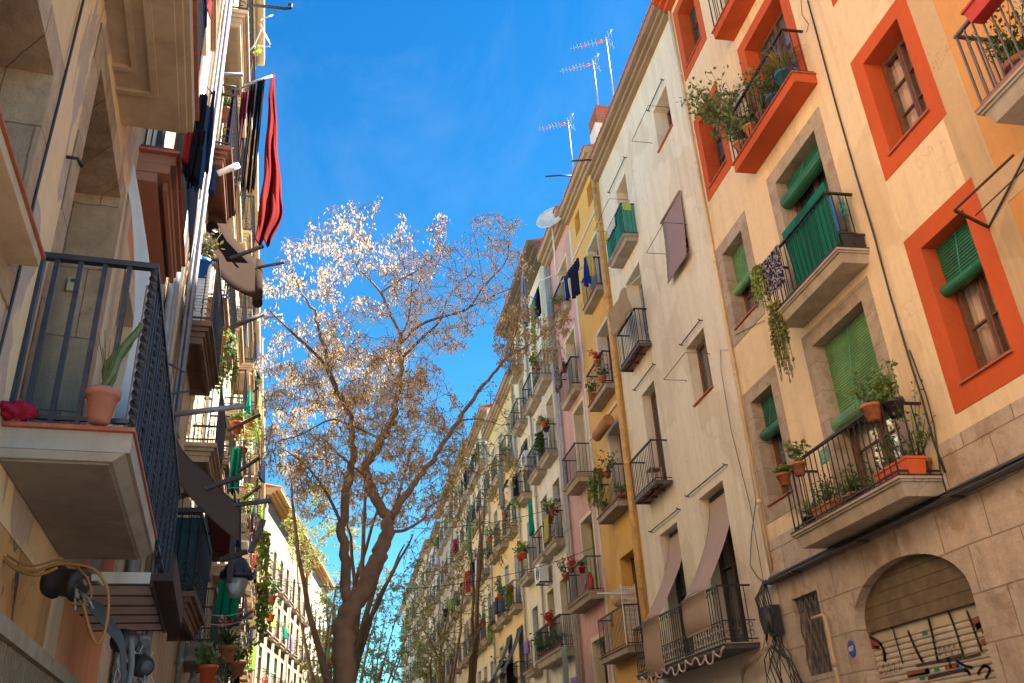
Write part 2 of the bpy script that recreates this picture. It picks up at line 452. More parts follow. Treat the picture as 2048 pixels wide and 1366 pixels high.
def window(T, o, dep=.3, leaves=2, rows=3, fm=None, glass=None, kind='window', sur=None, surw=.25, pr=.012, sill=None,
           curtain=None, blind=None, bz=None, roll=.0, transom=0., surbot=True, label=None):
    fr = T.fr; s0, s1, z0, z1 = o[:4]; fm = fm or G['wood']; glass = glass or G['glass']
    e = .004 if sur else 0.0
    a, b, c, d = s0 + e, s1 - e, z0 + (e if surbot else 0), z1 - e
    f = MB(fr); w = .055; n0, n1 = -dep - .05, -dep + .02
    f.box(a, b, n0, n1, d - w, d); f.box(a, b, n0, n1, c, c + w); f.box(a, a + w, n0, n1, c + w, d - w); f.box(b - w, b, n0, n1, c + w, d - w)
    A, B, Cc, D = a + w, b - w, c + w, d - w
    if transom: f.box(A, B, n0, n1 - .003, D - transom - .05, D - transom)
    top = D - transom - .05 if transom else D
    lw = (B - A) / leaves
    for i in range(leaves):
        x0, x1 = A + i * lw + .004, A + (i + 1) * lw - .004; q = .045
        m0, m1 = n0 + .01, n1 + .015
        f.box(x0, x0 + q, m0, m1, Cc + .004, top); f.box(x1 - q, x1, m0, m1, Cc + .004, top)
        f.box(x0 + q, x1 - q, m0, m1, Cc + .004, Cc + .09); f.box(x0 + q, x1 - q, m0, m1, top - q, top)
        for r in range(1, rows):
            zz = Cc + .09 + (top - q - Cc - .09) * r / rows
            f.box(x0 + q, x1 - q, m0 + .012, m1 - .006, zz - .012, zz + .012)
    W = T.part(kind, f, fm, label=label)
    g = MB(fr); g.quad((A, n0 + .03, Cc), (B, n0 + .03, Cc), (B, n0 + .03, D), (A, n0 + .03, D)); T.part('pane', g, glass, W)
    if curtain:
        k = MB(fr)
        def cf(u, v): return (A + (B - A) * u, n0 - .035 + .02 * math.sin(u * 38 + 1.3 * v), Cc + (D - Cc) * v)
        k.grid(cf, 36, 2, thick=.004); T.part('curtain', k, curtain, W)
    if sur:
        q = MB(fr); zb = z0 - (surw if surbot else 0)
        q.box(s0 - surw, s1 + surw, -dep - .05, pr, z1 - .004, z1 + surw)
        q.box(s0 - surw, s0 + .004, -dep - .05, pr, zb, z1 - .0045); q.box(s1 - .004, s1 + surw, -dep - .05, pr, zb, z1 - .0045)
        if surbot: q.box(s0 + .0045, s1 - .0045, -dep - .05, pr, zb, z0 + .004)
        T.part('surround', q, sur, W)
    if sill:
        q = MB(fr); q.box(s0 - .03, s1 + .03, -dep + .03, .05, z0 + .005, z0 + .035); T.part('sill', q, sill, W)
    if blind:
        bz_ = bz if bz is not None else (z0 + z1) / 2
        q = MB(fr); nb = -dep + .09; nr = max(2, int((z1 - bz_) / .045)); hh = (z1 - .01 - bz_) / nr
        for i in range(nr):
            zz = bz_ + i * hh
            q.add([(s0 + .02, nb, zz), (s1 - .02, nb, zz), (s1 - .02, nb + .014, zz + hh * .25), (s0 + .02, nb + .014, zz + hh * .25),
                   (s1 - .02, nb + .014, zz + hh * .75), (s0 + .02, nb + .014, zz + hh * .75), (s1 - .02, nb, zz + hh), (s0 + .02, nb, zz + hh)],
                  [(0, 1, 2, 3), (3, 2, 4, 5), (5, 4, 6, 7)])
        if roll: q.tube([(s0 + .015, nb + roll * .7, bz_), ((s0 + s1) / 2, nb + roll * .75, bz_ - .012), (s1 - .015, nb + roll * .7, bz_ + .004)], roll, 16, smooth=False)
        else: q.box(s0 + .02, s1 - .02, nb - .01, nb + .02, bz_ - .05, bz_)
        cc = (s0 + s1) / 2
        B_ = T.part('roller_blind', q, blind, W)
        q = MB(fr); q.tube([(cc, nb + .03, z1 - .03), (cc, nb + max(.035, roll * 1.8), bz_ - .02)], .006, 4); T.part('cord', q, simple('teal_cord', (.05, .35, .3), .7), B_)
    return W

def rail_mesh(fr, s0, s1, z, d, h=1.0, sp=.115, bw=.013, scroll=0, open_ends=True, lowrail=True, mid=None):
    mb = MB(fr); n = d - .03; a, b = s0 + .03, s1 - .03
    tw = .022
    mb.box(a - tw, b + tw, n - tw, n + tw, z + h - .018, z + h + .018)
    for x in (a, b): mb.box(x - tw * .9, x + tw * .9, 0, n - tw - .001, z + h - .016, z + h + .016)
    if lowrail:
        mb.box(a - .012, b + .012, n - .012, n + .012, z + .05, z + .075)
        for x in (a, b): mb.box(x - .011, x + .011, 0, n - .013, z + .051, z + .074)
    if mid:
        mb.box(a - .010, b + .010, n - .010, n + .010, z + mid, z + mid + .02)
        for x in (a, b): mb.box(x - .010, x + .010, 0, n - .011, z + mid, z + mid + .02)
    k = max(2, int(round((b - a) / sp)))
    for i in range(k + 1):
        x = a + (b - a) * i / k; w = bw * (1.4 if i in (0, k) else 1)
        mb.box(x - w / 2, x + w / 2, n - w / 2, n + w / 2, z, z + h)
    k = max(1, int(round(n / sp)))
    for x in (a, b):
        for i in range(1, k):
            y = n * i / k; mb.box(x - bw / 2, x + bw / 2, y - bw / 2, y + bw / 2, z, z + h)
    if scroll:
        def circ(c, R, axis):
            pts = []
            for i in range(11):
                t = i / 10 * 1.75 * math.pi; rr = R * (1 - .5 * i / 10)
                dx, dz = rr * math.cos(t), rr * math.sin(t)
                pts.append((c[0] + dx, c[1], c[2] + dz) if axis == 0 else (c[0], c[1] + dx, c[2] + dz))
            mb.tube(pts, .007, 4, caps=False)
        k = int((b - a) / .17)
        for i in range(k):
            x = a + (i + .5) * (b - a) / k
            circ((x, n, z + .16), .07, 0); circ((x, n, z + .31), .06, 0)
            if scroll > 1: circ((x, n, z + h - .1), .055, 0)
        k = max(1, int(n / .17))
        for x in (a, b):
            for i in range(k):
                y = (i + .5) * n / k; circ((x, y, z + .16), .07, 1); circ((x, y, z + .31), .06, 1)
    return mb

def balcony(T, s0, s1, z, d=.42, slab=None, style='stone', th=.17, h=1.0, sp=.115, bw=.013, scroll=0, railmat=None, tile=True, mid=None):
    fr = T.fr; slab = slab or G['slab']; mb = MB(fr)
    if style == 'stone':
        mb.box(s0 - .03, s1 + .03, -.02, d + .03, z - .055, z - .02)
        mb.box(s0 - .005, s1 + .005, -.02, d + .005, z - .085, z - .056)
        mb.hexa([(s0 + .07, -.02, z - th), (s1 - .07, -.02, z - th), (s1 - .07, d - .07, z - th), (s0 + .07, d - .07, z - th),
                 (s0 + .02, -.02, z - .086), (s1 - .02, -.02, z - .086), (s1 - .02, d - .02, z - .086), (s0 + .02, d - .02, z - .086)])
    elif style == 'plain':
        mb.box(s0, s1, -.02, d, z - th, z - .02)
    elif style == 'iron':
        mb.box(s0, s1, d - .04, d, z - .09, z); mb.box(s0, s0 + .04, -.02, d - .041, z - .09, z); mb.box(s1 - .04, s1, -.02, d - .041, z - .09, z)
        for i in (1, 2):
            x = s0 + (s1 - s0) * i / 3; mb.box(x - .02, x + .02, -.02, d - .041, z - .085, z - .03)
        mb.box(s0 + .041, s1 - .041, d * .5 - .015, d * .5 + .015, z - .082, z - .031)
    if style == 'iron':
        B = T.part('balcony', mb, G['ironb'])
        q = MB(fr); q.box(s0 + .041, s1 - .041, 0, d - .041, z - .028, z - .004); T.part('floor_tile', q, G['tile'], B)
    else:
        B = T.part('balcony', mb, slab)
        if tile:
            q = MB(fr); q.box(s0 - .035, s1 + .035, 0.001, d + .035, z - .019, z); T.part('floor_tile', q, G['tile'] if tile is True else tile, B)
    T.part('railing', rail_mesh(fr, s0, s1, z, d, h, sp, bw, scroll, mid=mid), railmat or G['iron'], B)
    return B

def pipe(T, s, z0, z1, mat, r=.055, n=.08, name='drainpipe'):
    mb = MB(T.fr); mb.tube([(s, n, z0), (s, n, z1)], r, 10)
    z = z0 + 1.2
    while z < z1 - .5:
        mb.tube([(s, n, z), (s, n, z + .09)], r * 1.25, 10); mb.box(s - .015, s + .015, -.01, n, z + .02, z + .05); z += 2.6
    return T.part(name, mb, mat)

# ------------------------------------------------------------ plants, pots, cloth
def leaf_blob(mb, c, rx, ry, rz, n, size, rnd, droop=0., asp=.5):
    for _ in range(n):
        while True:
            p = Vector((rnd.uniform(-1, 1), rnd.uniform(-1, 1), rnd.uniform(-1, 1)))
            if p.length < 1: break
        q = Vector((c[0] + p.x * rx, c[1] + p.y * ry, c[2] + p.z * rz))
        leaf(mb, q, size * rnd.uniform(.6, 1.3), rnd, droop, asp)
def leaf(mb, q, s, rnd, droop=0., asp=.5):
    d = Vector((rnd.gauss(0, 1), rnd.gauss(0, 1), rnd.gauss(0, 1) - droop * 2)).normalized()
    x = d.orthogonal().normalized(); x.rotate(Matrix.Rotation(rnd.uniform(0, 6.28), 3, d)); nn = d.cross(x)
    a = q; b = q + d * s * .5 + x * s * asp * .5 + nn * s * .08; e = q + d * s; f = q + d * s * .5 - x * s * asp * .5 + nn * s * .08
    mb.add([a, b, e, f], [(0, 1, 2), (0, 2, 3)], raw=True)
def blades(mb, c, n, L, rnd, w=.02, up=1.0):
    for _ in range(n):
        a = rnd.uniform(0, 6.283); l = L * rnd.uniform(.5, 1.1); h = l * up * rnd.uniform(.4, 1)
        dx, dy = math.cos(a), math.sin(a); side = Vector((-dy, dx, 0)) * w * .5
        pts = []
        for i in range(5):
            t = i / 4; p = Vector(c) + Vector((dx, dy, 0)) * (l * .75 * t) + Vector((0, 0, h * (1.7 * t - 1.5 * t * t)))
            ww = (1 - t * .9); pts += [p - side * ww, p + side * ww]
        mb.add(pts, [(2 * i, 2 * i + 1, 2 * i + 3, 2 * i + 2) for i in range(4)], raw=True)

PLANT_GROUP = 'potted plants on the balconies'
def potted(fr, s, n, z, r, h, label, kind='bush', leaf_=None, pot=None, size=.35, count=90, seed=1, trough=None, name='potted_plant', lsize=.07):
    rnd = random.Random(seed); T = Thing(name, fr.p(s, n, z), label, 'plant', PLANT_GROUP)
    pm = MB(fr)
    if trough:
        L = trough / 2
        pm.hexa([(s - L * .9, n - r * .8, z), (s + L * .9, n - r * .8, z), (s + L * .9, n + r * .8, z), (s - L * .9, n + r * .8, z),
                 (s - L, n - r, z + h), (s + L, n - r, z + h), (s + L, n + r, z + h), (s - L, n + r, z + h)])
        pm.box(s - L - .012, s + L + .012, n - r - .012, n + r + .012, z + h - .03, z + h + .001)
        so = MB(fr); so.box(s - L + .01, s + L - .01, n - r + .01, n + r - .01, z + h + .0015, z + h + .006)
    else:
        pm.lathe((s, n, z), [(0, 0), (r * .68, 0), (r * .95, h * .8), (r * 1.1, h * .8), (r * 1.12, h), (r * .95, h), (r * .9, h - .02)], 14)
        so = MB(fr); so.lathe((s, n, z), [(0, h - .015), (r * .93, h - .02)], 12)
    T.part('pot', pm, pot or G['terra']); T.part('soil', so, G['soil'])
    lf = MB(); st = MB(); c = fr.p(s, n, z + h)
    L = (trough or 0) / 2
    def at(): return c + fr.T * rnd.uniform(-L, L) if L else c.copy()
    if kind == 'bush':
        for i in range(max(4, count // 14)):
            b = at(); tip = b + Vector((rnd.uniform(-1, 1) * size * .6, rnd.uniform(-1, 1) * size * .6, size * rnd.uniform(.4, 1.1)))
            mid = (b + tip) / 2 + Vector((rnd.uniform(-.04, .04), rnd.uniform(-.04, .04), .03))
            st.tube([b, mid, tip], [.006, .005, .003], 4, raw=True)
            for k in range(14):
                t = rnd.uniform(.25, 1.05); p = b.lerp(tip, t) + Vector((rnd.gauss(0, .04), rnd.gauss(0, .04), rnd.gauss(0, .035)))
                leaf(lf, p, lsize * rnd.uniform(.7, 1.3), rnd, .1, .6)
    elif kind == 'blades':
        for i in range(5): blades(lf, at(), count // 5, size, rnd, .022, 1.1)
    elif kind == 'trail':
        for i in range(count // 12):
            b = at(); a = rnd.uniform(0, 6.28); dv = Vector((math.cos(a), math.sin(a), 0)) * .12 + fr.N * .1; L2 = size * rnd.uniform(.4, 1.1)
            pts = [b, b + dv * .7 + Vector((0, 0, .06)), b + dv + Vector((0, 0, -L2 * .5)), b + dv * 1.05 + Vector((0, 0, -L2))]
            st.tube(pts, .004, 3, raw=True)
            for k in range(14):
                t = rnd.uniform(0, .999) * 3; j = int(t); leaf(lf, pts[j].lerp(pts[j + 1], t - j) + Vector((rnd.gauss(0, .025),) * 3), lsize * rnd.uniform(.7, 1.2), rnd, .4, .7)
    elif kind == 'thin_cactus':
        for i in range(3):
            b = c + Vector((rnd.uniform(-.02, .02), rnd.uniform(-.02, .02), 0)); tip = b + Vector((.03 + .05 * i, rnd.uniform(-.02, .04), size * (.55 + .2 * i)))
            ring = [b.lerp(tip, t / 8) + Vector((.012 * math.sin(t), 0, 0)) for t in range(9)]
            lf.tube(ring + [tip + Vector((0, 0, .02))], [.014, .02, .022, .023, .023, .022, .022, .02, .016, .003], 7, raw=True, smooth=False)
            for _ in range(60):
                q = b.lerp(tip, rnd.random()); a = rnd.uniform(0, 6.28); o = Vector((math.cos(a), math.sin(a), .1)); lf.tube([q + o * .02, q + o * .032], [.001, .0003], 3, raw=True, caps=False)
        for i in range(9):
            a = rnd.uniform(0, 6.28); st.tube([c, c + Vector((math.cos(a) * .03, math.sin(a) * .03, size * .4)), c + Vector((math.cos(a) * .08, math.sin(a) * .08, size * rnd.uniform(.6, .95)))], [.004, .003, .002], 4, raw=True)
    elif kind == 'cactus':
        for i in range(4):
            b = c + Vector((rnd.uniform(-.05, .05), rnd.uniform(-.05, .05), 0)); tip = b + Vector((rnd.uniform(-.05, .16), rnd.uniform(-.08, .08), size * rnd.uniform(.6, 1)))
            lf.tube([b, b.lerp(tip, .5) + Vector((.02, 0, 0)), tip, tip + Vector((0, 0, .03))], [.035, .045, .035, .01], 8, raw=True)
    T.part('foliage', lf, leaf_ or G['leafm'])
    if st.f: T.part('stem', st, simple('green_stem', (.1, .12, .04), .7))
    return T

def garment(p0, p1, drop, shape, mat, label, seed=0, fold=.03, cat='laundry', name='hanging_garment', swing=(0, 0, 0), group='washing hung out to dry', nf=None):
    """cloth pegged along p0-p1 hanging down by drop"""
    rnd = random.Random(seed); p0, p1 = Vector(p0), Vector(p1); ax = p1 - p0; L = ax.length; a = ax.normalized()
    nrm = a.cross(Vector((0, 0, 1))).normalized(); ph = rnd.uniform(0, 6.28); sw = Vector(swing); nf = nf or max(2.0, L / .14)
    def prof(t):
        if shape == 'towel': return 0., 1.
        if shape == 'shirt':
            if t < .32: return (0., 1.)
            return (.2, .8)
        if shape == 'tank': return (.2 + .1 * (t < .25), .8 - .1 * (t < .25))
        if shape == 'narrow': return (.5 - .5 * (.35 + .65 * t), .5 + .5 * (.35 + .65 * t))
        return 0., 1.
    def mkf(u0, u1):
        def fn(u, v):
            l, r = prof(v); uu = u0 + (u1 - u0) * u; x = l + (r - l) * uu
            amp = fold * (.3 + v) * (1 + .3 * math.sin(3 * v + ph))
            sag = .03 * L * math.sin(math.pi * x) * (1 - v)
            return p0 + ax * x + nrm * (amp * math.sin(nf * 6.28 * x + ph + 1.2 * v)) + Vector((0, 0, -drop * v * (1 + .03 * math.sin(9 * x + ph)) - sag)) + sw * v * v
        return fn
    mb = MB()
    nu = max(8, int(nf * 6))
    if shape == 'trousers':
        mb.grid(mkf(0, 1), nu, 3, raw=True, thick=.008) if False else None
        def leg(x0, x1):
            def fn(u, v):
                sp = .0 if v < .3 else (v - .3) * .06
                x = x0 + (x1 - x0) * u + (sp if x0 < .4 else -sp) * (u if x0 < .4 else (1 - u)) * -2
                return p0 + ax * x + nrm * (fold * math.sin(nf * 6.28 * x + ph) * (.4 + v)) + Vector((0, 0, -drop * v)) + sw * v * v
            return fn
        mb.grid(leg(0, .5), nu // 2, 10, raw=True, thick=.01); mb.grid(leg(.5, 1), nu // 2, 10, raw=True, thick=.01)
    else:
        mb.grid(mkf(0, 1), nu, 12, raw=True, thick=.008)
    return single(name, mb, mat, p0, label, cat, group)
# ============================================================ the setting
mb = MB(); mb.quad((-600, -600, -.16), (600, -600, -.16), (600, 900, -.16), (-600, 900, -.16))
single('ground', mb, stone('ground_stone', (.28, .25, .21), (.24, .21, .18), bw=.6, bh=.4), (0, 0, -.16), kind='structure')
mb = MB(); mb.box(-.2, 5.6, -12, 135, -.15, -.03)
single('street', mb, stone('paving', (.3, .27, .23), (.24, .22, .19), (.08, .08, .08), .4, .4), (2.7, 60, -.15), kind='structure')
mb = MB(); mb.box(5.6, 7.9, -12, 135, -.15, .0); mb.box(-9.0, -.2, -12, 135, -.15, 0.0)
single('pavement', mb, stone('pavement_slabs', (.36, .32, .27), (.31, .28, .24), (.12, .11, .1), .6, .6), (6.7, 60, -.15), kind='structure')

# ============================================================ painted ochre house (edge of frame)
ochre = plaster('ochre_paint', (.68, .36, .12), (.6, .3, .1), dirtamt=.3, bs=.15)
peach = plaster('peach_paint', (.82, .66, .42), (.78, .61, .38), (.5, .37, .24), dirtamt=.4, bs=.15, sc=.2)
cream_band = plaster('cream_band', (.6, .44, .25), (.55, .4, .23), dirtamt=.4, bs=.2)
ashlar = stone('ashlar', (.7, .59, .48), (.54, .45, .36), (.36, .28, .21), bw=.92, bh=.56, ms=.011, bs=.9, dirtamt=.55)
ashlard = stone('ashlar_pale', (.5, .42, .33), (.42, .34, .27), (.3, .25, .2), bw=1.0, bh=.5, ms=.008, bs=.35)
E1 = WR
o_o = [(5.0, 6.9 - .9, 7.87, 10.6), (4.9, 6.1, 11.9, 14.2), (4.9, 6.1, 15.6, 17.6)]
T = house('townhouse', WR, 3.3, 7.68, 18.9, ochre, 'ochre painted house with cream corner bands beside the peach one', [(*o, .3) for o in o_o] + [(7.0 - .9, 7.15, 2.9, 3.2, .3)][:0], z0=5.22)
for i, o in enumerate(o_o): window(T, o, leaves=2, rows=3, fm=G['wood'], kind='door' if o[2] == 7.87 else 'window', sur=cream_band, surw=.16)
mb = MB(WR); mb.box(7.19, 7.68, 0, .006, 5.23, 18.8); mb.box(6.75, 7.185, 0, .0055, 5.23, 18.8) if False else None
for z in (7.36, 11.3, 14.9): mb.box(3.31, 7.188, 0, .006, z, z + .42)
T.part('paint_band', mb, cream_band)
balcony(T, 3.9, 6.28, 7.87, .88, G['slabg'], th=.24, h=1.05, sp=.13, bw=.016, railmat=simple('grey_rail', (.13, .13, .15), .5, .3, .2, 8, .1))
# ground floor of both houses: stone with arch, grille window
def wallmesh(fr, s0, s1, z0, z1, ops, e=.35):
    mb = MB(fr)
    ss = sorted(set([s0, s1] + [x for o in ops for x in (o[0], o[1])])); zs = sorted(set([z0, z1] + [x for o in ops for x in (o[2], o[3])]))
    for i in range(len(ss) - 1):
        for j in range(len(zs) - 1):
            cs, cz = (ss[i] + ss[i + 1]) / 2, (zs[j] + zs[j + 1]) / 2
            if any(o[0] < cs < o[1] and o[2] < cz < o[3] for o in ops): continue
            mb.quad((ss[i], 0, zs[j]), (ss[i + 1], 0, zs[j]), (ss[i + 1], 0, zs[j + 1]), (ss[i], 0, zs[j + 1]))
    for o in ops:
        a, b, c, d = o[:4]; q = -(o[4] if len(o) > 4 else e)
        mb.quad((a, 0, c), (a, q, c), (a, q, d), (a, 0, d)); mb.quad((b, 0, c), (b, q, c), (b, q, d), (b, 0, d))
        mb.quad((a, 0, c), (a, q, c), (b, q, c), (b, 0, c))
        if not (len(o) > 5): mb.quad((a, 0, d), (a, q, d), (b, q, d), (b, 0, d))
        mb.quad((a, q, c), (b, q, c), (b, q, d), (a, q, d))
    return mb
T0 = T
T.part('ground_floor', wallmesh(WR, 3.3, 8.32, 0, 5.2, [(7.55, 8.3, 2.2, 4.15, .4)]), ashlar)
mb = MB(WR)
for i in range(7):
    x = 7.6 + i * .11
    mb.bar((x, -.06, 2.2), (x + .2, -.06, 4.15), .02); mb.bar((x + .2, -.06, 2.2), (x, -.06, 4.15), .02); 
T.part('grille', mb, G['ironb'])
single('clothes_bracket', (lambda m: (m.bar(WR.p(7.56, .02, 7.26), WR.p(7.2, .75, 7.2), .03, True), m.bar(WR.p(7.56, .02, 7.26), WR.p(6.2, .05, 7.9), .018, True), m.bar(WR.p(7.2, .75, 7.2), WR.p(6.2, .75, 7.2), .02, True), m.bar(WR.p(7.3, .4, 7.22), WR.p(6.3, .4, 7.25), .012, True), m)[-1])(MB()), G['iron'], WR.p(7.56, .02, 7.26), 'black iron clothes bracket sticking out of the ochre house wall', 'bracket')

# ============================================================ peach house with burnt orange surrounds
s0, s1 = 7.68, 14.62
oA = (7.86, 8.77, 9.31, 11.05, .3); oA2 = (7.86, 8.77, 12.8, 14.6, .3); oB = (7.85, 8.76, 5.72, 7.73, .3); oA3 = (7.86, 8.77, 16.2, 17.9, .3)
oC = (10.32, 11.8, 11.93, 14.35, .38); oE = (10.32, 11.79, 8.4, 11.08, .38); oG = (10.26, 11.81, 4.83, 7.77, .38); oC2 = (10.32, 11.8, 15.1, 17.6, .38)
oD1 = (13.36, 14.25, 16.25, 18.0, .3); oD2 = (13.34, 14.23, 12.78, 14.57, .3); oF = (13.33, 14.27, 9.35, 11.1, .3); oH = (13.37, 14.26, 5.76, 7.78, .3)
T = house('townhouse', WR, s0, s1, 18.75, peach, 'peach painted house with burnt orange window surrounds and three stacked balconies', [oA, oA2, oA3, oB, oC, oE, oG, oC2, oD1, oD2, oF, oH], z0=5.2 if False else 4.62)
PE = T
clear = G['clear']
window(T, oA, sur=G['orange'], surw=.26, sill=G['tile'], glass=clear, curtain=G['curtain'], rows=3, label='window with open net curtains')
window(T, oA2, sur=G['orange'], surw=.26, sill=G['tile']); window(T, oA3, sur=G['orange'], surw=.26, sill=G['tile'])
window(T, oB, sur=G['orange'], surw=.28, sill=G['tile'], glass=clear, curtain=G['curtain'], blind=G['dgreen'], bz=7.05, roll=.085, label='window with a half rolled dark green blind')
window(T, oC, sur=G['orange'], surw=.25, kind='door', surbot=False, leaves=2, rows=3); window(T, oC2, sur=G['orange'], surw=.25, kind='door', surbot=False)
window(T, oE, sur=ashlard, surw=.27, kind='door', surbot=False, blind=G['dgreen'], bz=10.62, roll=.13, rows=3, label='balcony door with dark green blind rolled nearly up')
window(T, oG, sur=ashlard, surw=.27, kind='door', surbot=False, blind=G['green'], bz=6.35, roll=.13, rows=3, glass=clear, curtain=G['curtain'], label='balcony door behind a light green slatted blind')
window(T, oD1, sur=G['orange'], surw=.23, sill=G['tile']); window(T, oD2, sur=G['orange'], surw=.22, sill=G['tile'])
window(T, oF, sur=ashlard, surw=.27, sill=G['tile'], blind=G['green'], bz=10.2, roll=.09); window(T, oH, sur=ashlard, surw=.26, sill=G['tile'], blind=G['dgreen'], bz=7.1, roll=.1)
obal = G['orange']
balcony(T, 9.91, 12.37, 11.93, .42, obal, 'plain', th=.2, h=1.0, sp=.145)
balcony(T, 9.8, 12.1, 15.1, .42, obal, 'plain', th=.2, h=1.0, sp=.145)
balcony(T, 9.81, 12.02, 8.4, .5, G['slab'], th=.22, h=1.0, sp=.13, tile=G['iron'])
balcony(T, 9.6, 12.52, 4.83, .62, G['slab'], th=.26, h=1.0, sp=.14, tile=G['iron'])
cornice(T, G['orange'], .45, .35, tile=simple('roof_tile', (.5, .13, .05), .8, 0, .3, 6, .3))
pipe(T, 14.57, 4.7, 18.5, peach, .03, .05)
# stone ground floor with arch
aL, aR, zs_, zt = 12.35, 9.66, 3.7, 4.1
ops = [(13.27, 14.16, 2.86, 4.1, .25), (9.66, 12.35, 0, 4.1, .3, 1)]
mb = wallmesh(WR, 8.32, 14.62, 0, 4.61, ops)
mb2 = wallmesh(WR, 8.32, 14.62, 4.615, 5.2, [(10.26, 11.81, 4.83, 5.2, .3)]) if False else None
arc = []
cx_ = (aL + aR) / 2; hw = (aL - aR) / 2; zspr = 3.4
for i in range(25):
    a = math.pi * i / 24; arc.append((cx_ + hw * math.cos(a), zspr + .68 * math.sin(a)))
for i in range(24):
    (a, b), (c, d) = arc[i], arc[i + 1]
    mb.add([(a, 0, b), (c, 0, d), (c, 0, 4.1), (a, 0, 4.1), (a, -.3, b), (c, -.3, d)], [(0, 1, 2, 3), (0, 4, 5, 1)])
T.part('ground_floor', mb, ashlar)
for a, b, c, d in ((12.54, 14.6, 4.62, 5.2), (7.7, 9.58, 4.62, 5.2)):
    mb = MB(WR); mb.box(a, b, 0, .012, c, d); T.part('stone_course', mb, ashlar)
# wooden tympanum
mb = MB(WR); e = -.16; zb = 3.28
for k in range(5):
    za, zc = zb + k * .165, zb + (k + 1) * .165 - .006
    def wid(z): return hw * math.sqrt(max(0, 1 - (max(0, z - zspr) / .68) ** 2))
    pl = [(cx_ - wid(za), za), (cx_ + wid(za), za)]
    for q in range(1, 5):
        z = za + (zc - za) * q / 4
        pl.append((cx_ + wid(z), z))
    for q in range(4, 0, -1):
        z = za + (zc - za) * q / 4; pl.append((cx_ - wid(z), z))
    mb.prism(pl, e - .03, e)
T.part('wood_panel', mb, simple('aged_planks', (.16, .115, .065), .6, 0, .45, 5, .3))
# roller shutter with graffiti
mb = MB(WR); e = -.2
prof = []
nsl = 40
for i in range(nsl + 1):
    z = .02 + i * (3.1 - .02) / nsl; prof += [(e, z), (e + .02, z + .02), (e + .02, z + .05)]
for i in range(len(prof) - 1):
    mb.quad((aR + .02, prof[i][0], prof[i][1]), (aL - .02, prof[i][0], prof[i][1]), (aL - .02, prof[i + 1][0], prof[i + 1][1]), (aR + .02, prof[i + 1][0], prof[i + 1][1]))
mb.box(aR + .01, aL - .01, e - .12, e - .01, 3.1, 3.27)
SH = T.part('roller_shutter', mb, simple('shutter_metal', (.5, .44, .34), .5, .1, .25, 3, .1))
gd = simple('spray_black', (.075, .065, .06), .5, 0, .2, 5, 0); gr = simple('spray_red', (.26, .07, .04), .5, 0, .2, 5, 0)
gb = simple('spray_blue', (.08, .25, .6), .5, 0, .2, 5, 0); gg = simple('spray_green', (.02, .22, .08), .5, 0, .2, 5, 0); gw = simple('spray_white', (.6, .58, .5), .5, 0, .2, 5, 0)
def SP(u, v): return WR.px(u, v, e + .024)
def stroke(mb, pts, w):
    Q = [SP(*p) for p in pts]; w = w * .72 if w > .02 else w
    if len(Q) > 2:
        V = [Vector((a, b, 0)) for a, b in Q]; Q2 = []
        for i in range(len(V) - 1):
            p0, p1, p2, p3 = V[max(i - 1, 0)], V[i], V[i + 1], V[min(i + 2, len(V) - 1)]
            for q in range(6):
                f = q / 6; Q2.append(.5 * ((2 * p1) + (p2 - p0) * f + (2 * p0 - 5 * p1 + 4 * p2 - p3) * f * f + (3 * p1 - p0 - 3 * p2 + p3) * f ** 3))
        Q = [(v.x, v.y) for v in Q2 + [V[-1]]]
    for (a, b), (c, d) in zip(Q[:-1], Q[1:]):
        L = math.hypot(c - a, d - b) or 1; x, y = -(d - b) / L * w / 2, (c - a) / L * w / 2; ex, ey = (c - a) / L * w * .3, (d - b) / L * w * .3
        mb.add([(a + x - ex, e + .024, b + y - ey), (a - x - ex, e + .024, b - y - ey), (c - x + ex, e + .024, d - y + ey), (c + x + ex, e + .024, d + y + ey)], [(0, 1, 2, 3)])
def cs(x, y): return 1500 + x / 3.732, 1000 + y / 3.732
m1 = MB(WR)
for pts, w in [([(870, 1010), (960, 1060), (1000, 1130), (1010, 1200)], .07), ([(1000, 1140), (1005, 1195)], .11), ([(1060, 945), (1095, 1060), (1140, 1220)], .05), ([(1180, 980), (1240, 1120), (1290, 1210)], .07),
               ([(1330, 880), (1360, 1000), (1400, 1200)], .07), ([(1400, 1200), (1590, 1150)], .04), ([(1480, 830), (1530, 960), (1590, 1150)], .06), ([(1620, 830), (1680, 990), (1730, 1130)], .06),
               ([(1240, 1235), (1400, 1210), (1600, 1180), (1720, 1150)], .05), ([(1180, 1320), (1330, 1290)], .04), ([(1330, 1330), (1450, 1300), (1600, 1270), (1640, 1300)], .06), ([(1540, 1200), (1600, 1235), (1660, 1250)], .05),
               ([(1700, 1300), (1740, 1240), (1790, 1260), (1760, 1330)], .05), ([(900, 1200), (930, 1260)], .05), ([(1480, 1180), (1500, 1250)], .06)]:
    m1 = MB(WR); stroke(m1, [cs(*p) for p in pts], w); T.part('graffiti_stroke', m1, gd, SH)
m1 = MB(WR)
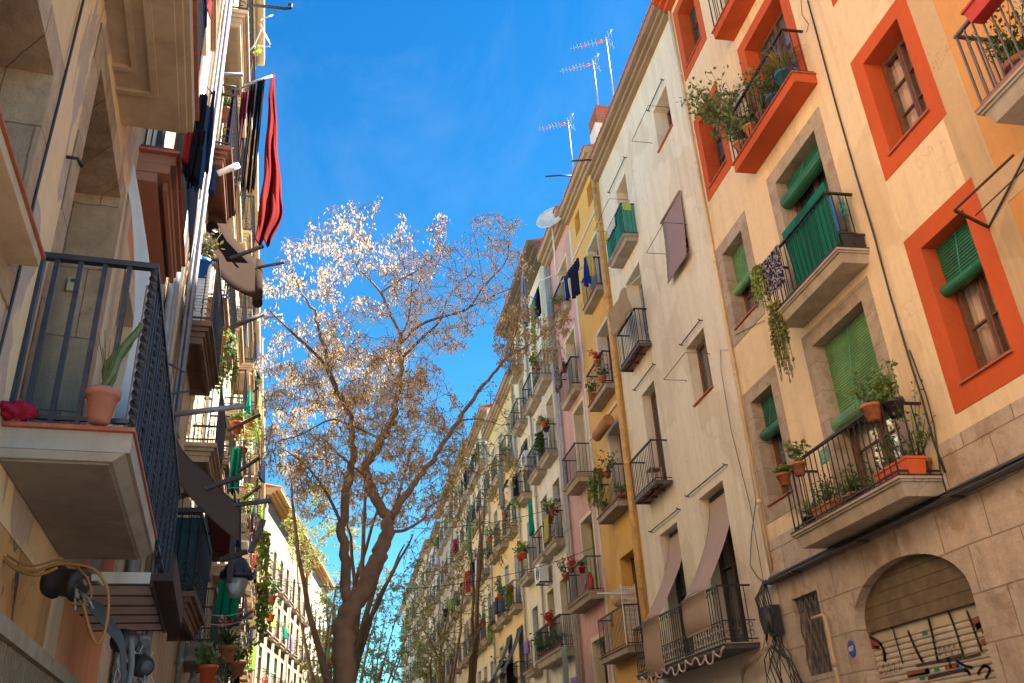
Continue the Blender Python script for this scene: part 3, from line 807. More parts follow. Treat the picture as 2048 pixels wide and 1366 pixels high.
# small tag rows of letters
def letters(mb, txt, x, y, dx, dy, sz):
    F = {'P': [(0, 0, 0, 1), (0, 1, .6, .9), (.6, .9, .55, .5), (.55, .5, 0, .5)], 'E': [(0, 0, 0, 1), (0, 1, .6, 1), (0, .5, .5, .5), (0, 0, .6, 0)], 'L': [(0, 0, 0, 1), (0, 0, .6, 0)],
         'A': [(0, 0, .3, 1), (.3, 1, .6, 0), (.15, .45, .45, .45)], 'N': [(0, 0, 0, 1), (0, 1, .6, 0), (.6, 0, .6, 1)], 'I': [(.3, 0, .3, 1)], 'R': [(0, 0, 0, 1), (0, 1, .6, .8), (.6, .8, 0, .5), (0, .5, .6, 0)],
         'S': [(.6, .9, 0, .8), (0, .8, .6, .3), (.6, .3, 0, .05)], 'O': [(0, 0, 0, 1), (0, 1, .6, 1), (.6, 1, .6, 0), (.6, 0, 0, 0)], 'U': [(0, 1, 0, 0), (0, 0, .6, 0), (.6, 0, .6, 1)], 'F': [(0, 0, 0, 1), (0, 1, .6, 1), (0, .5, .5, .5)],
         'T': [(0, 1, .6, 1), (.3, 1, .3, 0)], 'D': [(0, 0, 0, 1), (0, 1, .6, .7), (.6, .7, .6, .3), (.6, .3, 0, 0)], '!': [(.3, .3, .3, 1), (.3, 0, .3, .08)], ' ': []}
    for i, ch in enumerate(txt):
        for a, b, c, d in F[ch]:
            X = x + dx * i; Y = y + dy * i
            stroke(mb, [cs(X + a * sz, Y - b * sz * 1.2 - a * sz * .3), cs(X + c * sz, Y - d * sz * 1.2 - c * sz * .3)], .009)
for tx in (('PEFEI', 1410, 1130, 36, -9, 26), ('PLEI', 1415, 1172, 44, -8, 24), ('SANT', 985, 1262, 40, -9, 26), ('LAUREN', 935, 1318, 36, -8, 28)):
    m1 = MB(WR); letters(m1, *tx); T.part('graffiti_tag', m1, gd, SH)
m1 = MB(WR)
for pts, w in [([(875, 1050), (960, 1090)], .13), ([(880, 1105), (960, 1100)], .06), ([(1660, 910), (1720, 890)], .1), ([(1690, 950), (1730, 930), (1745, 985)], .1), ([(1730, 1060), (1765, 1050)], .09), ([(1180, 1300), (1330, 1275)], .1), ([(1460, 1255), (1550, 1238)], .07)]:
    m1 = MB(WR); stroke(m1, [cs(*p) for p in pts], w); T.part('graffiti_stroke', m1, gr, SH)
m1 = MB(WR)
for x, y in ((1325, 1275), (1565, 1240)): m1 = MB(WR); stroke(m1, [cs(x - 12, y + 4), cs(x + 14, y - 4)], .08); T.part('graffiti_stroke', m1, gb, SH)
m1 = MB(WR)
for x, y in ((1305, 997), (1285, 1330), (1395, 1270)): m1 = MB(WR); stroke(m1, [cs(x - 16, y + 3), cs(x + 16, y - 3)], .06); T.part('graffiti_stroke', m1, gg, SH)
# folding lattice grille
mb = MB(WR)
a, b, c, d = 13.27, 14.16, 2.86, 4.1
for i in range(10):
    x = a + (b - a) * (i + .5) / 10
    for k in range(5):
        z0_, z1_ = c + (d - c) * k / 5, c + (d - c) * (k + 1) / 5; dx = .04 if (i + k) % 2 else -.04
        mb.bar((x - dx, -.08, z0_), (x + dx, -.08, z1_), .024)
mb.box(a, b, -.25 + .01, -.2, c, d)
T.part('grille', mb, simple('grille_grey', (.16, .14, .14), .6, .2, .4, 6, .2))
# alarm sign
T = Thing('alarm_sign', WR.p(12.58, .03, 3.1), 'blue octagonal alarm sign with white letters on the stone wall', 'sign')
mb = MB(WR); R_ = .125
mb.prism([(12.58 + R_ * .75 * math.cos(math.pi / 8 + i * math.pi / 4), 3.1 + R_ * math.sin(math.pi / 8 + i * math.pi / 4)) for i in range(8)], .004, .02)
T.part('plate', mb, simple('sign_blue', (.02, .07, .45), .4, 0, .05, 5, 0))
mb = MB(WR)
def ltr(segs, x, z, w=.018, sx=.042, sz=.062):
    for a, b, c, d in segs:
        # letters read towards decreasing s (seen from the street)
        A_, B_ = (x - a * sx, z + b * sz), (x - c * sx, z + d * sz); L = math.hypot(B_[0] - A_[0], B_[1] - A_[1]); px_, pz_ = -(B_[1] - A_[1]) / L * w / 2, (B_[0] - A_[0]) / L * w / 2
        mb.add([(A_[0] + px_, .023, A_[1] + pz_), (A_[0] - px_, .023, A_[1] - pz_), (B_[0] - px_, .023, B_[1] - pz_), (B_[0] + px_, .023, B_[1] + pz_)], [(0, 1, 2, 3)])
ltr([(0, 0, .5, 1), (.5, 1, 1, 0), (.2, .35, .8, .35)], 12.655, 3.07)
ltr([(0, 0, 0, 1), (0, 1, .8, .8), (.8, .8, .8, .2), (.8, .2, 0, 0)], 12.603, 3.07)
ltr([(0, 1, 1, 1), (.5, 1, .5, 0)], 12.555, 3.07)
T.part('lettering', mb, G['white'])
# cable tray, pipes, boxes
T = Thing('cable_tray', WR.p(14.7, .1, 4.56), 'grey metal cable tray running under the lowest stone balcony', 'cable tray')
mb = MB(WR); mb.box(5.0, 14.75, .02, .05, 4.48, 4.6); mb.box(5.0, 14.75, .02, .2, 4.47, 4.479)
for i in range(160):
    x = 5 + i * .061; mb.box(x, x + .012, .05, .056, 4.49, 4.59)
T.part('tray', mb, simple('tray_grey', (.12, .13, .15), .5, .3, .2, 5, .1))
mb = MB(WR)
for k in range(3): mb.tube([(5 + i * .6, .14 + .02 * math.sin(i * 2.1 + k), 4.5 + .02 * k + .012 * math.sin(i * 1.3 + k * 2)) for i in range(17)], .012, 5)
for x in (7.0, 9.3, 11.5, 13.6): mb.box(x, x + .05, 0, .2, 4.44, 4.469)
T.part('cables', mb, G['blackp'])
mb = MB(WR); P_ = [(13.4, .02, 3.67), (13.4, .1, 3.67), (13.05, .1, 3.67), (13.0, .1, 3.62), (13.0, .1, 0)]
mb.tube(P_, .03, 8); mb.tube([(13.0, .1, 2.9), (13.0, .1, 3.0)], .04, 8); single('wall_pipe', mb, cream_band, WR.p(13, .1, 0), 'cream bent pipe running down the stone wall by the lattice window', 'pipe')
T = Thing('junction_box', WR.p(14.75, .1, 3.7), 'black cable junction boxes in a tangle of wires', 'junction box')
mb = MB(WR); mb.box(14.55, 14.78, .03, .2, 3.6, 4.1); mb.box(14.85, 15.02, .03, .18, 3.68, 4.12); mb.tube([(14.66, .2, 4.05), (14.66, .2, 3.65)], .07, 8)
T.part('box', mb, G['blackp'])
mb = MB(WR); rnd = random.Random(4)
for i in range(16):
    x = rnd.uniform(14.5, 15.1); q = rnd.uniform(14.2, 15.4)
    mb.tube([(14.8 + rnd.uniform(-.1, .1), .1, 4.55), (x, .2, 4.3), (x + rnd.uniform(-.1, .1), .16, 3.9), (x, .12, 3.5), (q, .1, 3.1 + rnd.uniform(-.2, .2)), (q + rnd.uniform(-.5, .3), .08, 2.4)], .01, 4)
T.part('wire', mb, G['blackp'])
mb = MB(WR)
for i in range(6):
    x = 14.9 + rnd.uniform(-.2, .2); mb.tube([(x, .15, 3.7), (x + .1, .2, 3.45), (15.4 + .1 * i, .22, 3.3), (16.2, .2, 3.2 - .04 * i)], .014, 5)
T.part('wire', mb, simple('beige_cable', (.4, .3, .2), .6))
def wallcable(name, fr, pts, r, label, mat=None, n=.03):
    mb = MB(fr); mb.tube([(a, n, b) for a, b in pts], r, 4); return single(name, mb, mat or G['blackp'], fr.p(pts[0][0], n, pts[0][1]), label, 'cable')
def pxs(fr, L, n=.03): return [fr.px(u, v, n) for u, v in L]
wallcable('wall_cable', WR, pxs(WR, [(1615, 0), (1645, 110), (1672, 210), (1712, 350), (1748, 470), (1780, 590), (1822, 730), (1845, 800), (1866, 880), (1890, 945)]), .014, 'long black cable running down the peach wall past the orange windows')
wallcable('wall_cable', WR, pxs(WR, [(1602, 0), (1604, 30), (1617, 48), (1613, 65)]), .006, 'thin dark wire hooked at the top of the orange balcony')
wallcable('wall_cable', WR, pxs(WR, [(1819, 700), (1852, 790), (1868, 850), (1880, 940), (1893, 985), (1888, 1005)]), .01, 'second thin black cable looping beside the geranium balcony')
wallcable('wall_cable', WR, pxs(WR, [(1457, 690), (1470, 760), (1490, 850), (1500, 930), (1512, 1000), (1503, 1070), (1500, 1130), (1515, 1155), (1530, 1165)]), .008, 'thin dark cable drooping down the beige wall edge')
wallcable('wall_cable', WR, pxs(WR, [(1455, 700), (1441, 700), (1442, 740), (1462, 860), (1480, 930), (1500, 1010), (1530, 1180)]), .006, 'fine grey wire along the beige house corner', G['ironb'])
wallcable('wall_cable', WR, pxs(WR, [(1470, 670), (1530, 640)]), .006, 'short thin wire under the small stone framed window')
# ============================================================ beige house
beige = plaster('beige_render', (.8, .74, .6), (.74, .67, .54), (.48, .4, .3), dirtamt=.4, sc=.25, bs=.2)
wa = (15.54, 16.55, 15.6, 16.91, .42); wb = (19.08, 20.0, 14.6, 16.9, .42); wc = (15.79, 16.8, 12.2, 13.7, .42); wd = (18.95, 20.2, 11.38, 13.85, .42)
we = (15.75, 16.8, 8.75, 10.18, .3); wf = (19.05, 20.05, 7.72, 10.4, .3); wg = (18.83, 20.05, 3.66, 6.72, .3); wh = (16.06, 17.41, 3.66, 6.83, .3)
T = house('townhouse', WR, 14.62, 21.45, 18.75, beige, 'plain beige rendered house with clotheslines and two draped pinkish blinds', [wa, wb, wc, wd, we, wf, wg, wh], z0=0)
BE = T
window(T, wa, dep=.4, sill=G['tile'], rows=2); window(T, wb, dep=.4, kind='door'); window(T, wc, dep=.4, sill=G['tile'])
window(T, wd, dep=.4, kind='door', fm=G['gwood']); window(T, we, dep=.26, sill=G['tile'], rows=1, glass=G['glass']); window(T, wf, dep=.26, kind='door', rows=1)
window(T, wg, dep=.26, kind='door', rows=2, fm=G['dwood']); window(T, wh, dep=.26, kind='door', rows=2, fm=G['dwood'])
cornice(T, plaster('cornice_brown', (.34, .25, .17), (.28, .2, .14), dirtamt=.3), .38, .4, tile=G['tile'])
gbal = simple('green_plastic_mesh', (.01, .2, .14), .5, 0, .2, 5, .05)
balcony(T, 18.72, 20.3, 14.57, .4, G['slabg'], th=.17, sp=.13)
mb = MB(WR); mb.box(18.76, 20.26, .355, .366, 14.6, 15.52); mb.box(18.745, 18.752, .02, .35, 14.6, 15.52)
T.part('balcony_screen', mb, simple('green_sheet', (.02, .25, .18), .45, 0, .25, 4, .05))
mb = MB(WR)
for i in range(11): x = 18.78 + i * .147; mb.box(x, x + .02, .367, .385, 14.6, 15.56)
mb.box(18.74, 20.28, .367, .39, 15.54, 15.58)
T.part('balcony_screen', mb, gbal)
balcony(T, 18.84, 20.45, 11.35, .36, style='iron', sp=.12); balcony(T, 18.72, 20.45, 7.69, .43, style='iron', sp=.12)
balcony(T, 15.62, 20.9, 3.63, .68, simple('balcony_dark', (.09, .08, .09), .6, .1, .3, 6, .2), 'plain', th=.1, h=1.02, sp=.13, scroll=2, mid=.38, tile=G['slabg'])
pipe(T, 14.66, 4.6, 18.4, beige, .02, .03)
def cl_frame(s0, s1, z, n, label, drop=.7):
    """clothes line: wall rod above, wire frame out in front"""
    mb = MB(WR); mb.bar((s0, .06, z), (s1, .06, z), .02)
    for x in (s0, s1): mb.tube([(x, .0, z), (x, .06, z), (x, .1, z + .03)], .014, 5)
    return single('clothes_rail', mb, G['iron'], WR.p(s0, .06, z), label, 'clothes rail', 'iron rails above the windows')
def cl_wire(s0, s1, z, n, label):
    mb = MB(WR)
    mb.tube([(s0, -.0, z - .04), (s0, .03, z), (s0, n, z), (s1, n, z), (s1, .03, z), (s1, 0, z - .04)], .008, 4)
    return single('clothesline', mb, G['iron'], WR.p(s0, 0, z), label, 'clothesline', 'wire clotheslines on the beige wall')
def lp(a, b): return WR.px(*a) + WR.px(*b)
for (a, b, lab) in [((1328, 158), (1300, 224), 'straight iron rail above the topmost small window'), ((1253, 314), (1221, 387), 'straight iron rail above the green screened balcony'), ((1310, 721), (1273, 788), 'straight iron rail above the narrow middle door'),
                    ((1405, 641), (1366, 690), 'straight iron rail above the window with orange reflections'), ((1455, 930), (1378, 993), 'twin iron rail above the bigger draped blind'), ((1360, 1014), (1305, 1068), 'twin iron rail above the smaller draped blind')]:
    x0, z0_, x1, z1_ = lp(a, b); cl_frame(x0, x1, (z0_ + z1_) / 2, 0, lab)
for y0, y1, z, n, lab in [(15.55, 16.9, 16.2, .55, 'bent wire clothesline beside the topmost small window'), (19.0, 20.6, 15.9, .6, 'bent wire clothesline over the green screened balcony'), (15.7, 17.0, 12.85, .55, 'bent wire clothesline across the closed mauve blind'),
                          (15.65, 17.05, 9.5, .55, 'bent wire clothesline beside the window with orange reflections')]:
    cl_wire(y0, y1, z, n, lab)
# mauve blind over window
mauve = cloth('mauve_blind', (.46, .36, .37), (.36, .27, .28), 'check', 12)
mb = MB(WR)
def bf(u, v): return (15.66 + 1.26 * u, .05 + .1 * (1 - v) ** 2 + .006 * math.sin(v * 60), 11.95 + 1.75 * v)
mb.grid(bf, 4, 40, thick=.01); mb.tube([(15.62, .07, 13.72), (16.96, .07, 13.72)], .035, 8)
single('hanging_blind', mb, mauve, WR.p(15.7, .05, 11.95), 'flat mauve blind closed over an upper window', 'blind')
reed = cloth('reed_blind', (.68, .52, .4), (.48, .35, .26), 'check', 16)
def draped(s0, s1, ztop, zr, nr, zb, label, mat1, mat2):
    T = Thing('hanging_blind', WR.p(s0, .1, ztop), label, 'blind')
    mb = MB(WR)
    def f(u, v):
        z = ztop + (zr - ztop) * v; n = -.2 + (nr + .2) * (v ** 1.6) ; return (s0 + (s1 - s0) * u + .05 * v * math.sin(3 * v), n + .02 * math.sin(u * 9 + v * 3) * v, z + .05 * math.sin(u * 3.1) * v)
    mb.grid(f, 12, 24, thick=.01); T.part('mat', mb, mat1)
    mb = MB(WR)
    def g(u, v): return (s0 + (s1 - s0) * u, nr + .012 + .03 * math.sin(v * 3.1), zr + .0 + (zb - zr) * v)
    mb.grid(g, 6, 60, thick=.012)
    for i in range(int((zr - zb) / .04)):
        z = zr - i * .04; mb.tube([(s0, nr + .03, z), (s1, nr + .03, z)], .011, 4)
    T.part('hanging_end', mb, mat2)
pinkb = cloth('pinkish_blind', (.66, .52, .46), (.52, .4, .36), 'check', 12)
draped(16.08, 17.35, 6.7, 4.66, .7, 3.95, 'bigger pinkish blind pulled out over the scrolled balcony rail', pinkb, reed)
draped(18.85, 20.0, 6.6, 4.66, .7, 3.48, 'smaller pinkish blind falling over the scrolled balcony rail', pinkb, reed)
mb = MB(WR); rnd = random.Random(3)
pts = []
for i in range(90):
    x = 15.6 + i * .058; pts.append((x, .72 + .02 * math.sin(i), 3.56 - abs(math.sin(i * .38)) * (.12 + .1 * math.sin(i * .11) ** 2)))
mb.tube(pts, .018, 5); single('rope', mb, simple('pale_rope', (.6, .52, .42), .8), WR.p(15.6, .7, 3.5), 'pale rope looped along the underside of the scrolled balcony', 'rope')
# blanket & mattress on upper balcony, stool on middle
mb = MB(WR); mb.hexa([(18.9, .36, 11.5), (19.9, .36, 11.5), (19.9, .41, 11.5), (18.9, .41, 11.5), (18.95, .3, 13.1), (19.9, .3, 12.9), (19.9, .35, 12.9), (18.95, .35, 13.1)])
mb2 = MB(WR); mb2.grid(lambda u, v: (18.9 + 1.55 * u, .40 + .03 * math.sin(u * 9) + .1 * v, 12.35 - .05 + .7 * v + .03 * math.sin(u * 14)), 20, 8, thick=.02)
single('awning_cloth', mb2, cloth('canvas_tan', (.5, .38, .26)), WR.p(19, .4, 12.3), 'tan canvas awning sheet above the upper iron balcony', 'awning')
mb = MB(WR); mb.bar((18.9, .02, 13.4), (19.0, .5, 12.95), .03); mb.bar((19.0, .5, 12.95), (18.95, .1, 11.4), .03)
single('awning_pole', mb, G['gwood'], WR.p(18.9, .02, 13.4), 'pale wooden awning poles beside the tan canvas', 'pole')
T = Thing('stool', WR.p(19.3, .2, 7.69), 'small wooden stool on the middle iron balcony', 'stool')
wd_ = simple('light_wood', (.45, .25, .1), .6)
mb = MB(WR); mb.box(19.15, 19.5, .05, .35, 8.12, 8.15); T.part('seat', mb, wd_)
for x in (19.18, 19.47):
    for y in (.08, .32): mb = MB(WR); mb.bar((x, y, 7.69), (x, y, 8.12), .03); T.part('leg', mb, wd_)

# ============================================================ further houses of the shaded row
yel = plaster('yolk_yellow', (.74, .44, .12), (.66, .38, .1), (.5, .33, .15), dirtamt=.25, bs=.15)
pink = plaster('pink_paint', (.7, .4, .36), (.6, .34, .31), (.42, .3, .26), dirtamt=.5, bs=.15)
whitew = plaster('chalk_white', (.78, .73, .64), (.7, .64, .55), (.35, .3, .25), dirtamt=.5, bs=.2)
paley = plaster('pale_yellow', (.8, .6, .3), (.74, .55, .27), (.45, .34, .2), dirtamt=.35, bs=.15)
cream = plaster('warm_cream', (.8, .7, .5), (.72, .62, .44), (.4, .33, .24), dirtamt=.4, bs=.2)
sand = plaster('sand_plaster', (.74, .6, .42), (.66, .53, .36), (.35, .28, .2), dirtamt=.4, bs=.2)
greyp = plaster('grey_plaster', (.64, .58, .5), (.56, .51, .44), (.3, .26, .22), dirtamt=.5, bs=.2)
corn = plaster('cornice_tan', (.42, .3, .19), (.36, .26, .17), dirtamt=.4)
whitetrim = simple('window_trim', (.6, .57, .5), .8, 0, .15, 5, .1)
# yolk yellow
dep = .38
Y4 = [(22.15, 23.4, 4.5, 6.9, dep), (22.0, 23.2, 8.17, 10.5, dep), (22.1, 23.3, 11.6, 13.8, dep), (22.15, 23.3, 14.88, 16.95, dep), (22.0, 22.7, 18.2, 19.0, dep), (23.8, 24.4, 18.2, 19.0, dep), (24.55, 24.85, 5.3, 5.7, .2)]
T = house('townhouse', WR, 21.45, 25.2, 19.75, yel, 'narrow yolk yellow house with an orange drainpipe', Y4)
YE = T
for i, o in enumerate(Y4): window(T, o, dep=.34, kind='door' if i < 4 else 'window', sur=whitetrim if i in (1, 2, 3) else None, surw=.1, surbot=False, rows=3 if i < 4 else 1)
cornice(T, corn, .32, .5, tile=G['tile'])
pipe(T, 21.52, 0, 19.2, simple('orange_pipe', (.62, .36, .12), .6, 0, .35, 4, .1), .068, .12)
pipe(T, 21.75, 0, 19.2, simple('orange_pipe', (.62, .3, .07), .5), .05, .08)
for a, b, z, d, sc in [(21.9, 23.5, 14.85, .22, 0), (21.8, 23.65, 11.57, .32, 0), (21.8, 23.73, 8.14, .36, 0), (22.2, 24.8, 4.48, .36, 0)]:
    balcony(T, a, b, z, d + .06, G['slabg'], 'plain', th=.17, sp=.12, bw=.012)
mb = MB(WR)
for z in (17.6, 11.0): mb.box(21.9, 25.1, 0, .05, z, z + .09)
mb.box(24.98, 25.19, 0, .02, 0, 19)
T.part('moulding', mb, whitetrim)
# pink
P5 = [(25.9, 27.2, 16.5, 18.4, dep), (25.75, 27.0, 13.2, 15.4, dep), (25.5, 26.8, 10.05, 12.6, dep), (25.7, 27.1, 6.45, 8.9, dep), (25.6, 27.0, 3.0, 5.2, dep), (25.6, 27.3, .2, 2.6, dep)]
T = house('townhouse', WR, 25.2, 28.6, 20.0, pink, 'narrow pink house squeezed between yellow and chalk white ones', P5)
PK = T
for i, o in enumerate(P5): window(T, o, dep=.34, kind='door', sur=cream, surw=.12, surbot=False, rows=3, fm=[G['white'], G['wood'], G['white'], simple('green_shutter', (.12, .25, .12), .6), G['dwood'], G['dwood']][i])
cornice(T, corn, .4, .55, tile=G['tile'])
for a, b, z, d in [(25.75, 27.5, 16.44, .25), (25.5, 27.4, 13.16, .3), (25.25, 27.0, 10.0, .5), (25.12, 27.85, 6.4, .5)]:
    balcony(T, a, b, z, d, G['slab'], th=.22, sp=.13)
pipe(T, 28.45, 0, 19.5, simple('grey_pipe', (.45, .42, .38), .6), .06, .1); pipe(T, 28.25, 0, 19.5, simple('grey_pipe', (.45, .42, .38), .6), .045, .08)
# far houses, shaded row
def row(fr, s0, s1, z1, mat, label, cols, zs, seed, side=0, scroll=0, cor=None, corout=.35, slab=None, wt=None, shade=None, bal=1.0, bsp=.14, depth=.42, detail=1):
    rnd = random.Random(seed); ops = []
    for c in cols:
        for z in zs:
            w = rnd.uniform(.5, .58); ops.append((c - w, c + w, z + .04, z + 2.35, .3))
    if zs: ops += [(c - .75, c + .75, .1, 2.9, .3) for c in cols if zs[0] > 3.5]
    T = house('townhouse', fr, s0, s1, z1, mat, label, ops)
    blinds = [G['green'], G['dgreen'], simple('blue_blind', (.1, .16, .28), .5), simple('straw_blind', (.5, .4, .25), .7)]
    for i, o in enumerate(ops):
        b = rnd.random(); kw = {}
        if detail and b < .45: kw = dict(blind=rnd.choice(blinds), bz=o[3] - rnd.uniform(.4, 1.7), roll=.07)
        window(T, o, dep=.28, kind='door' if o[3] - o[2] > 2 else 'window', rows=3 if detail else 2, fm=rnd.choice([G['wood'], G['white'], G['dwood'], G['gwood']]), sur=(wt if i < len(cols) * len(zs) else None), surw=.12, surbot=False, **kw)
    for c in cols:
        for z in zs:
            if rnd.random() < bal:
                balcony(T, c - rnd.uniform(.8, .95), c + rnd.uniform(.8, .95), z, depth, slab or G['slab'], 'stone', th=.2, sp=bsp, bw=.014, scroll=scroll if rnd.random() < .6 else 0)
    cornice(T, cor or corn, corout, .4, tile=G['tile'])
    for q in (s0 + .12,): pipe(T, q, 0, z1 - .4, simple('grey_pipe', (.45, .42, .38), .6), .055, .09)
    T.cols = cols; T.zs = zs
    return T
RR = []
RR.append(row(WR, 28.6, 33.0, 20.75, whitew, 'chalk white house with a dark overhanging eave', [30.0, 32.1], [3.0, 5.39 + .0, 8.92, 12.19, 15.21][1:], 11, scroll=1, cor=simple('dark_eave', (.14, .12, .09), .8), corout=.75, wt=cream))
RR.append(row(WR, 33.0, 36.6, 20.75, cream, 'cream house standing between chalk white and pale yellow fronts', [35.0], [5.3, 8.81, 12.11, 15.3, 17.9], 12, scroll=1, cor=simple('dark_eave', (.14, .12, .09), .8), corout=.75, wt=whitetrim))
RR.append(row(WR, 36.6, 44.6, 18.6, paley, 'pale yellow house with white drainpipe and plants', [38.2, 40.8, 43.2], [4.9, 8.2, 11.5, 14.8], 13, scroll=1, wt=whitetrim))
RR.append(row(WR, 44.6, 52.0, 20.2, cream, 'tall cream house behind the yellow one, partly behind branches', [46.2, 48.4, 50.6], [4.6, 8.0, 11.4, 14.7, 17.4], 14, wt=whitetrim, detail=1))
RR.append(row(WR, 52.0, 61.0, 20.9, sand, 'sand coloured house far down the shaded row', [53.6, 56.2, 59.0], [4.6, 8.0, 11.4, 14.7, 17.6], 15, bsp=.2, detail=0))
RR.append(row(WR, 61.0, 70.0, 21.2, greyp, 'greyish house far down the shaded row', [62.6, 65.4, 68.3], [4.6, 8.0, 11.4, 14.7, 17.8], 16, bsp=.2, detail=0))
RR.append(row(WR, 70.0, 80.0, 20.5, whitew, 'whitish house seen behind hanging leaves down the shaded row', [72, 75, 78], [4.6, 8.0, 11.4, 14.7, 17.4], 17, bsp=.25, detail=0))
RR.append(row(WR, 80.0, 95.0, 21.5, sand, 'broad sandy house near the end of the shaded row', [82, 85, 88, 91, 93.5], [4.6, 8.0, 11.4, 14.7, 17.8], 18, bsp=.3, detail=0))
RR.append(row(WR, 95.0, 118.0, 21.7, cream, 'last pale house visible at the end of the shaded row', [97, 100, 103, 106, 109, 112, 115], [4.6, 8.0, 11.4, 14.7, 17.8], 19, bsp=.35, detail=0))
# long balcony on the chalk white front
balcony(RR[0], 28.95, 32.9, 5.37, .52, G['slab'], 'stone', th=.28, sp=.13, scroll=1)
# roof top brick housing, antennas, dish
mb = MB(); 
T = Thing('rooftop_hut', (8.3, 22.6, 19.8), 'brick stair hut with peeling white wall on the yellow roof', 'rooftop hut')
mb.box(8.0, 11, 22.2, 23.2, 19.9, 22.25); T.part('wall', mb, stone('roof_brick', (.42, .1, .05), (.32, .08, .04), (.3, .22, .17), .24, .08, .008, .5))
mb = MB(); mb.box(7.8, 10, 21.9, 22.6, 19.9, 21.2); T.part('plinth', mb, whitew)
def antenna(u0, v0, u1, v1, X, label, seed):
    yb, zb = Frame(X, 0, 0, -1).px(u1, v1); yt, zt = Frame(X, 0, 0, -1).px(u0, v0); y = (yb + yt) / 2
    T = Thing('tv_antenna', (X, y, zb - .6), label, 'antenna', 'antennas on the rooftops')
    mb = MB(); mb.tube([(X, y, zb - .6), (X, y, zt + .1)], .028, 8, raw=True); T.part('mast', mb, G['steel'])
    mb = MB(); d = Vector((-.9, .42, 0)).normalized(); side = Vector((.42, .9, 0)).normalized(); c = Vector((X, y, zt)); up = Vector((0, 0, 1))
    mb.bar(c + d * -.15, c + d * 1.25, .02, True)
    for i in range(7): q = c + d * (.35 + i * .13); mb.tube([q - side * (.2 - .012 * i), q + side * (.2 - .012 * i)], .006, 4, raw=True)
    for sgn in (1, -1):
        for k in range(3): q = c + up * .08 * sgn + d * (-.04 * k); mb.tube([q - side * .2 + up * sgn * .1 * k - d * .06 * k, q + side * .2 + up * sgn * .1 * k - d * .06 * k], .008, 4, raw=True)
        mb.tube([c, c + up * .42 * sgn + d * -.25], .009, 4, raw=True)
    T.part('boom', mb, G['steel'])
    mb = MB(); q = c + d * .22; mb.tube([q - d * .08, q + d * .08], .05, 6, raw=True); q = c + d * .75; mb.tube([q - d * .05, q + d * .05], .035, 6, raw=True)
    T.part('dipole', mb, G['orangep'])
antenna(1214, 75, 1225, 195, 8.3, 'tallest aerial on a mast above the brick hut', 1)
antenna(1186, 128, 1195, 195, 8.3, 'shorter aerial just beside the brick hut', 2)
antenna(1135, 250, 1148, 338, 8.0, 'aerial standing apart over the yellow eave', 3)
T = Thing('satellite_dish', (7.0, 28.0, 19.0), 'round white satellite dish on a rooftop pole', 'dish')
yb, zb = Frame(7.0, 0, 0, -1).px(1103, 440)
mb = MB(); mb.tube([(7.0, yb, zb - 2.4), (7.0, yb, zb)], .03, 8, raw=True); T.part('pole', mb, G['white'])
mb = MB(); ax = Vector((-.55, -.75, .35)).normalized()
mb.lathe((7.0, yb, zb), [(0, 0), (.2, .02), (.4, .07), (.55, .14), (.56, .12), (.4, .04), (.2, -.01), (0, -.03)], 24, raw=True, axis=ax); T.part('dish', mb, G['white'])
# brackets on eaves
for u, v, lab in [(1182, 318, 'short black iron arm at the beige eave'), (1122, 349, 'short black iron arm at the yellow eave')]:
    y, z = WR.px(u + 25, v + 3); mb = MB(WR); mb.tube([(y, 0, z), (y + .05, .5, z + .02), (y + .1, 1.0, z - .03)], .03, 6)
    single('iron_arm', mb, G['iron'], WR.p(y, 0, z), lab, 'iron arm')
# ============================================================ the sunny row across the street
LB2 = Frame(-2.75, 14, -.07, 1)
def Zhit(u, v, z):
    d = ray(u, v); return CAM + d * ((z - CAM.z) / d.z)
def inv(fr, w):
    q = Vector(w) - fr.O; return q.dot(fr.T) / fr.a, q.dot(fr.N), w[2]
def loft(mb, A, B, nv=10, thick=.012, nu=24):
    def along(P, t):
        L = [(P[i + 1] - P[i]).length for i in range(len(P) - 1)]; S = sum(L); d = t * S
        for i, l in enumerate(L):
            if d <= l or i == len(L) - 1:
                f = d / l
                # catmull-rom for a soft line
                p0, p1, p2, p3 = P[max(i - 1, 0)], P[i], P[i + 1], P[min(i + 2, len(P) - 1)]
                return .5 * ((2 * p1) + (p2 - p0) * f + (2 * p0 - 5 * p1 + 4 * p2 - p3) * f * f + (3 * p1 - p0 - 3 * p2 + p3) * f ** 3)
            d -= l
    rp = .012 if thick > .01 else .02
    mb.grid(lambda u, v: along(A, u).lerp(along(B, u), v) + Vector((0, 0, rp * math.sin(v * 9 + u * 4) * math.sin(math.pi * min(1, u + .1)))), nu, nv, raw=True, thick=thick)
peel = plaster('peeling_plaster', (.86, .58, .34), (.82, .53, .3), (.5, .34, .22), dirtamt=.4, sc=.5, bs=.5, peel=(.6, .42, .32), peelpos=.53)
salmon = plaster('salmon_paint', (.74, .32, .17), (.66, .28, .15), (.35, .18, .12), dirtamt=.3)
tan = plaster('tan_plaster', (.7, .54, .37), (.62, .47, .32), (.36, .27, .2), dirtamt=.5, bs=.3)
tansh = plaster('sunny_cream', (.62, .51, .36), (.55, .45, .31), (.38, .3, .2), dirtamt=.55, bs=.3)
oldst = stone('old_stone', (.64, .42, .27), (.5, .33, .21), (.26, .17, .11), bw=.45, bh=.6, ms=.006, bs=.8, dirtamt=.9)
underc = plaster('brown_render', (.58, .42, .28), (.5, .36, .24), (.2, .14, .1), dirtamt=.4, bs=.1)
oW = (2.75, 3.87, 4.0, 5.13, .32); oD = (4.81, 6.32, 3.36, 6.08, .4); oU = (4.6, 5.8, 6.85, 9.6, .35); oU2 = (1.2, 2.4, 6.85, 9.6, .35)
